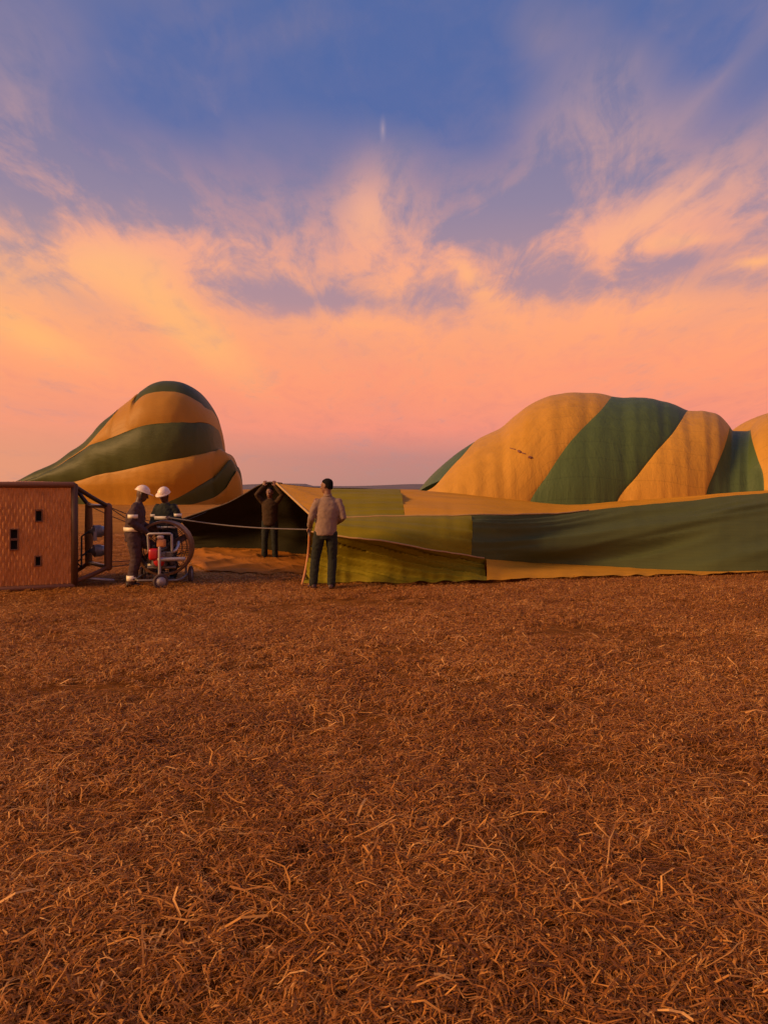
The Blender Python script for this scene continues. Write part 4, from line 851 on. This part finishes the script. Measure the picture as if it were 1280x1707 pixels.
def make_scatter(name, label, sources, pts, rots, scl):
    c = bpy.data.collections.new(name + '_sources')
    for o in sources: c.objects.link(o)
    me = bpy.data.meshes.new(name); me.from_pydata([tuple(p) for p in pts], [], [])
    for nm, dt, arr in (('rot', 'FLOAT', rots), ('scl', 'FLOAT', scl)):
        a_ = me.attributes.new(nm, dt, 'POINT'); a_.data.foreach_set('value', np.asarray(arr, dtype=np.float32))
    o = bpy.data.objects.new(name, me); col.objects.link(o); tag(o, label, kind='stuff')
    ng = bpy.data.node_groups.new(name, 'GeometryNodeTree'); ng.interface.new_socket('Geometry', in_out='INPUT', socket_type='NodeSocketGeometry'); ng.interface.new_socket('Geometry', in_out='OUTPUT', socket_type='NodeSocketGeometry')
    A = ng.nodes.new; gi, go = A('NodeGroupInput'), A('NodeGroupOutput'); ci = A('GeometryNodeCollectionInfo'); ci.inputs['Collection'].default_value = c; ci.inputs['Separate Children'].default_value = True; ci.inputs['Reset Children'].default_value = True
    ip = A('GeometryNodeInstanceOnPoints'); ip.inputs['Pick Instance'].default_value = True
    ra_ = A('GeometryNodeInputNamedAttribute'); ra_.data_type = 'FLOAT'; ra_.inputs['Name'].default_value = 'rot'; sa = A('GeometryNodeInputNamedAttribute'); sa.data_type = 'FLOAT'; sa.inputs['Name'].default_value = 'scl'
    cx = A('ShaderNodeCombineXYZ'); er = A('FunctionNodeEulerToRotation'); l = ng.links.new
    l(gi.outputs[0], ip.inputs['Points']); l(ci.outputs[0], ip.inputs['Instance']); l(ra_.outputs[0], cx.inputs[2]); l(cx.outputs[0], er.inputs[0]); l(er.outputs[0], ip.inputs['Rotation']); l(sa.outputs[0], ip.inputs['Scale'])
    l(ip.outputs[0], go.inputs[0]); md = o.modifiers.new('scatter', 'NODES'); md.node_group = ng; return o
near_src = [straw_patch('straw_patch', 900, 0.30, 100 + i, 0.35) for i in range(6)]
mid_src = [straw_patch('straw_patch_mid', 1000, 0.45, 200 + i, 0.45, 1.4, 0.75, 0.12) for i in range(4)]
wisp_src = [straw_patch('straw_wisp', 16, 0.16, 300 + i, 0.25, 1.35, 1.9, 0.38) for i in range(8)]
def wedge(y0, y1, dens, margin):
    out = []; n = int((y1 - y0) * (0.56 * (y0 + y1) + 2 * margin) * dens)
    while len(out) < n:
        y = rng.uniform(y0, y1); hw = 0.56 * y + margin; wmax = 0.56 * y1 + margin; x = rng.uniform(-wmax, wmax)
        if abs(x) > hw: continue
        out.append((x, y, 0.035 * nz(x * 0.5, y * 0.5) - 0.004))
    return out
def fabric_free(p):
    x, y, z = p
    px = CX + F_PX * x / y
    if px > 500 and y > row_foot(px)[1] + 0.06: return False            # nothing grows up through the cloth
    lx = (x - B0.x) * math.cos(RZ) + (y - B0.y) * math.sin(RZ); ly = -(x - B0.x) * math.sin(RZ) + (y - B0.y) * math.cos(RZ)
    return not (-BL - 0.1 < lx < 0.05 and 0.0 < ly < BD)
P1 = wedge(1.2, 5.5, 11, 0.9); P2 = [p for p in wedge(5.5, 14.5, 5.5, 1.0) if fabric_free(p)]
P3 = [p for p in wedge(14.5, 26, 2.2, 1.5) if fabric_free(p) and p[0] < 0]
make_scatter('straw', 'matted dry straw and stubble covering the near field', near_src, P1, rng.uniform(0, 6.28, len(P1)), rng.uniform(0.8, 1.25, len(P1)))
P0 = wedge(1.2, 8.5, 6.0, 0.9); P0 = [(x, y, z + 0.015) for x, y, z in P0]
make_scatter('straw_wisps', 'longer pale straws lying loose on top of the matted field', wisp_src, P0, rng.uniform(0, 6.28, len(P0)), rng.uniform(0.7, 1.3, len(P0)))
P23 = P2 + P3
make_scatter('stubble', 'dry stubble around the basket, fan and balloon cloth', mid_src, P23, rng.uniform(0, 6.28, len(P23)), rng.uniform(0.75, 1.1, len(P23)))
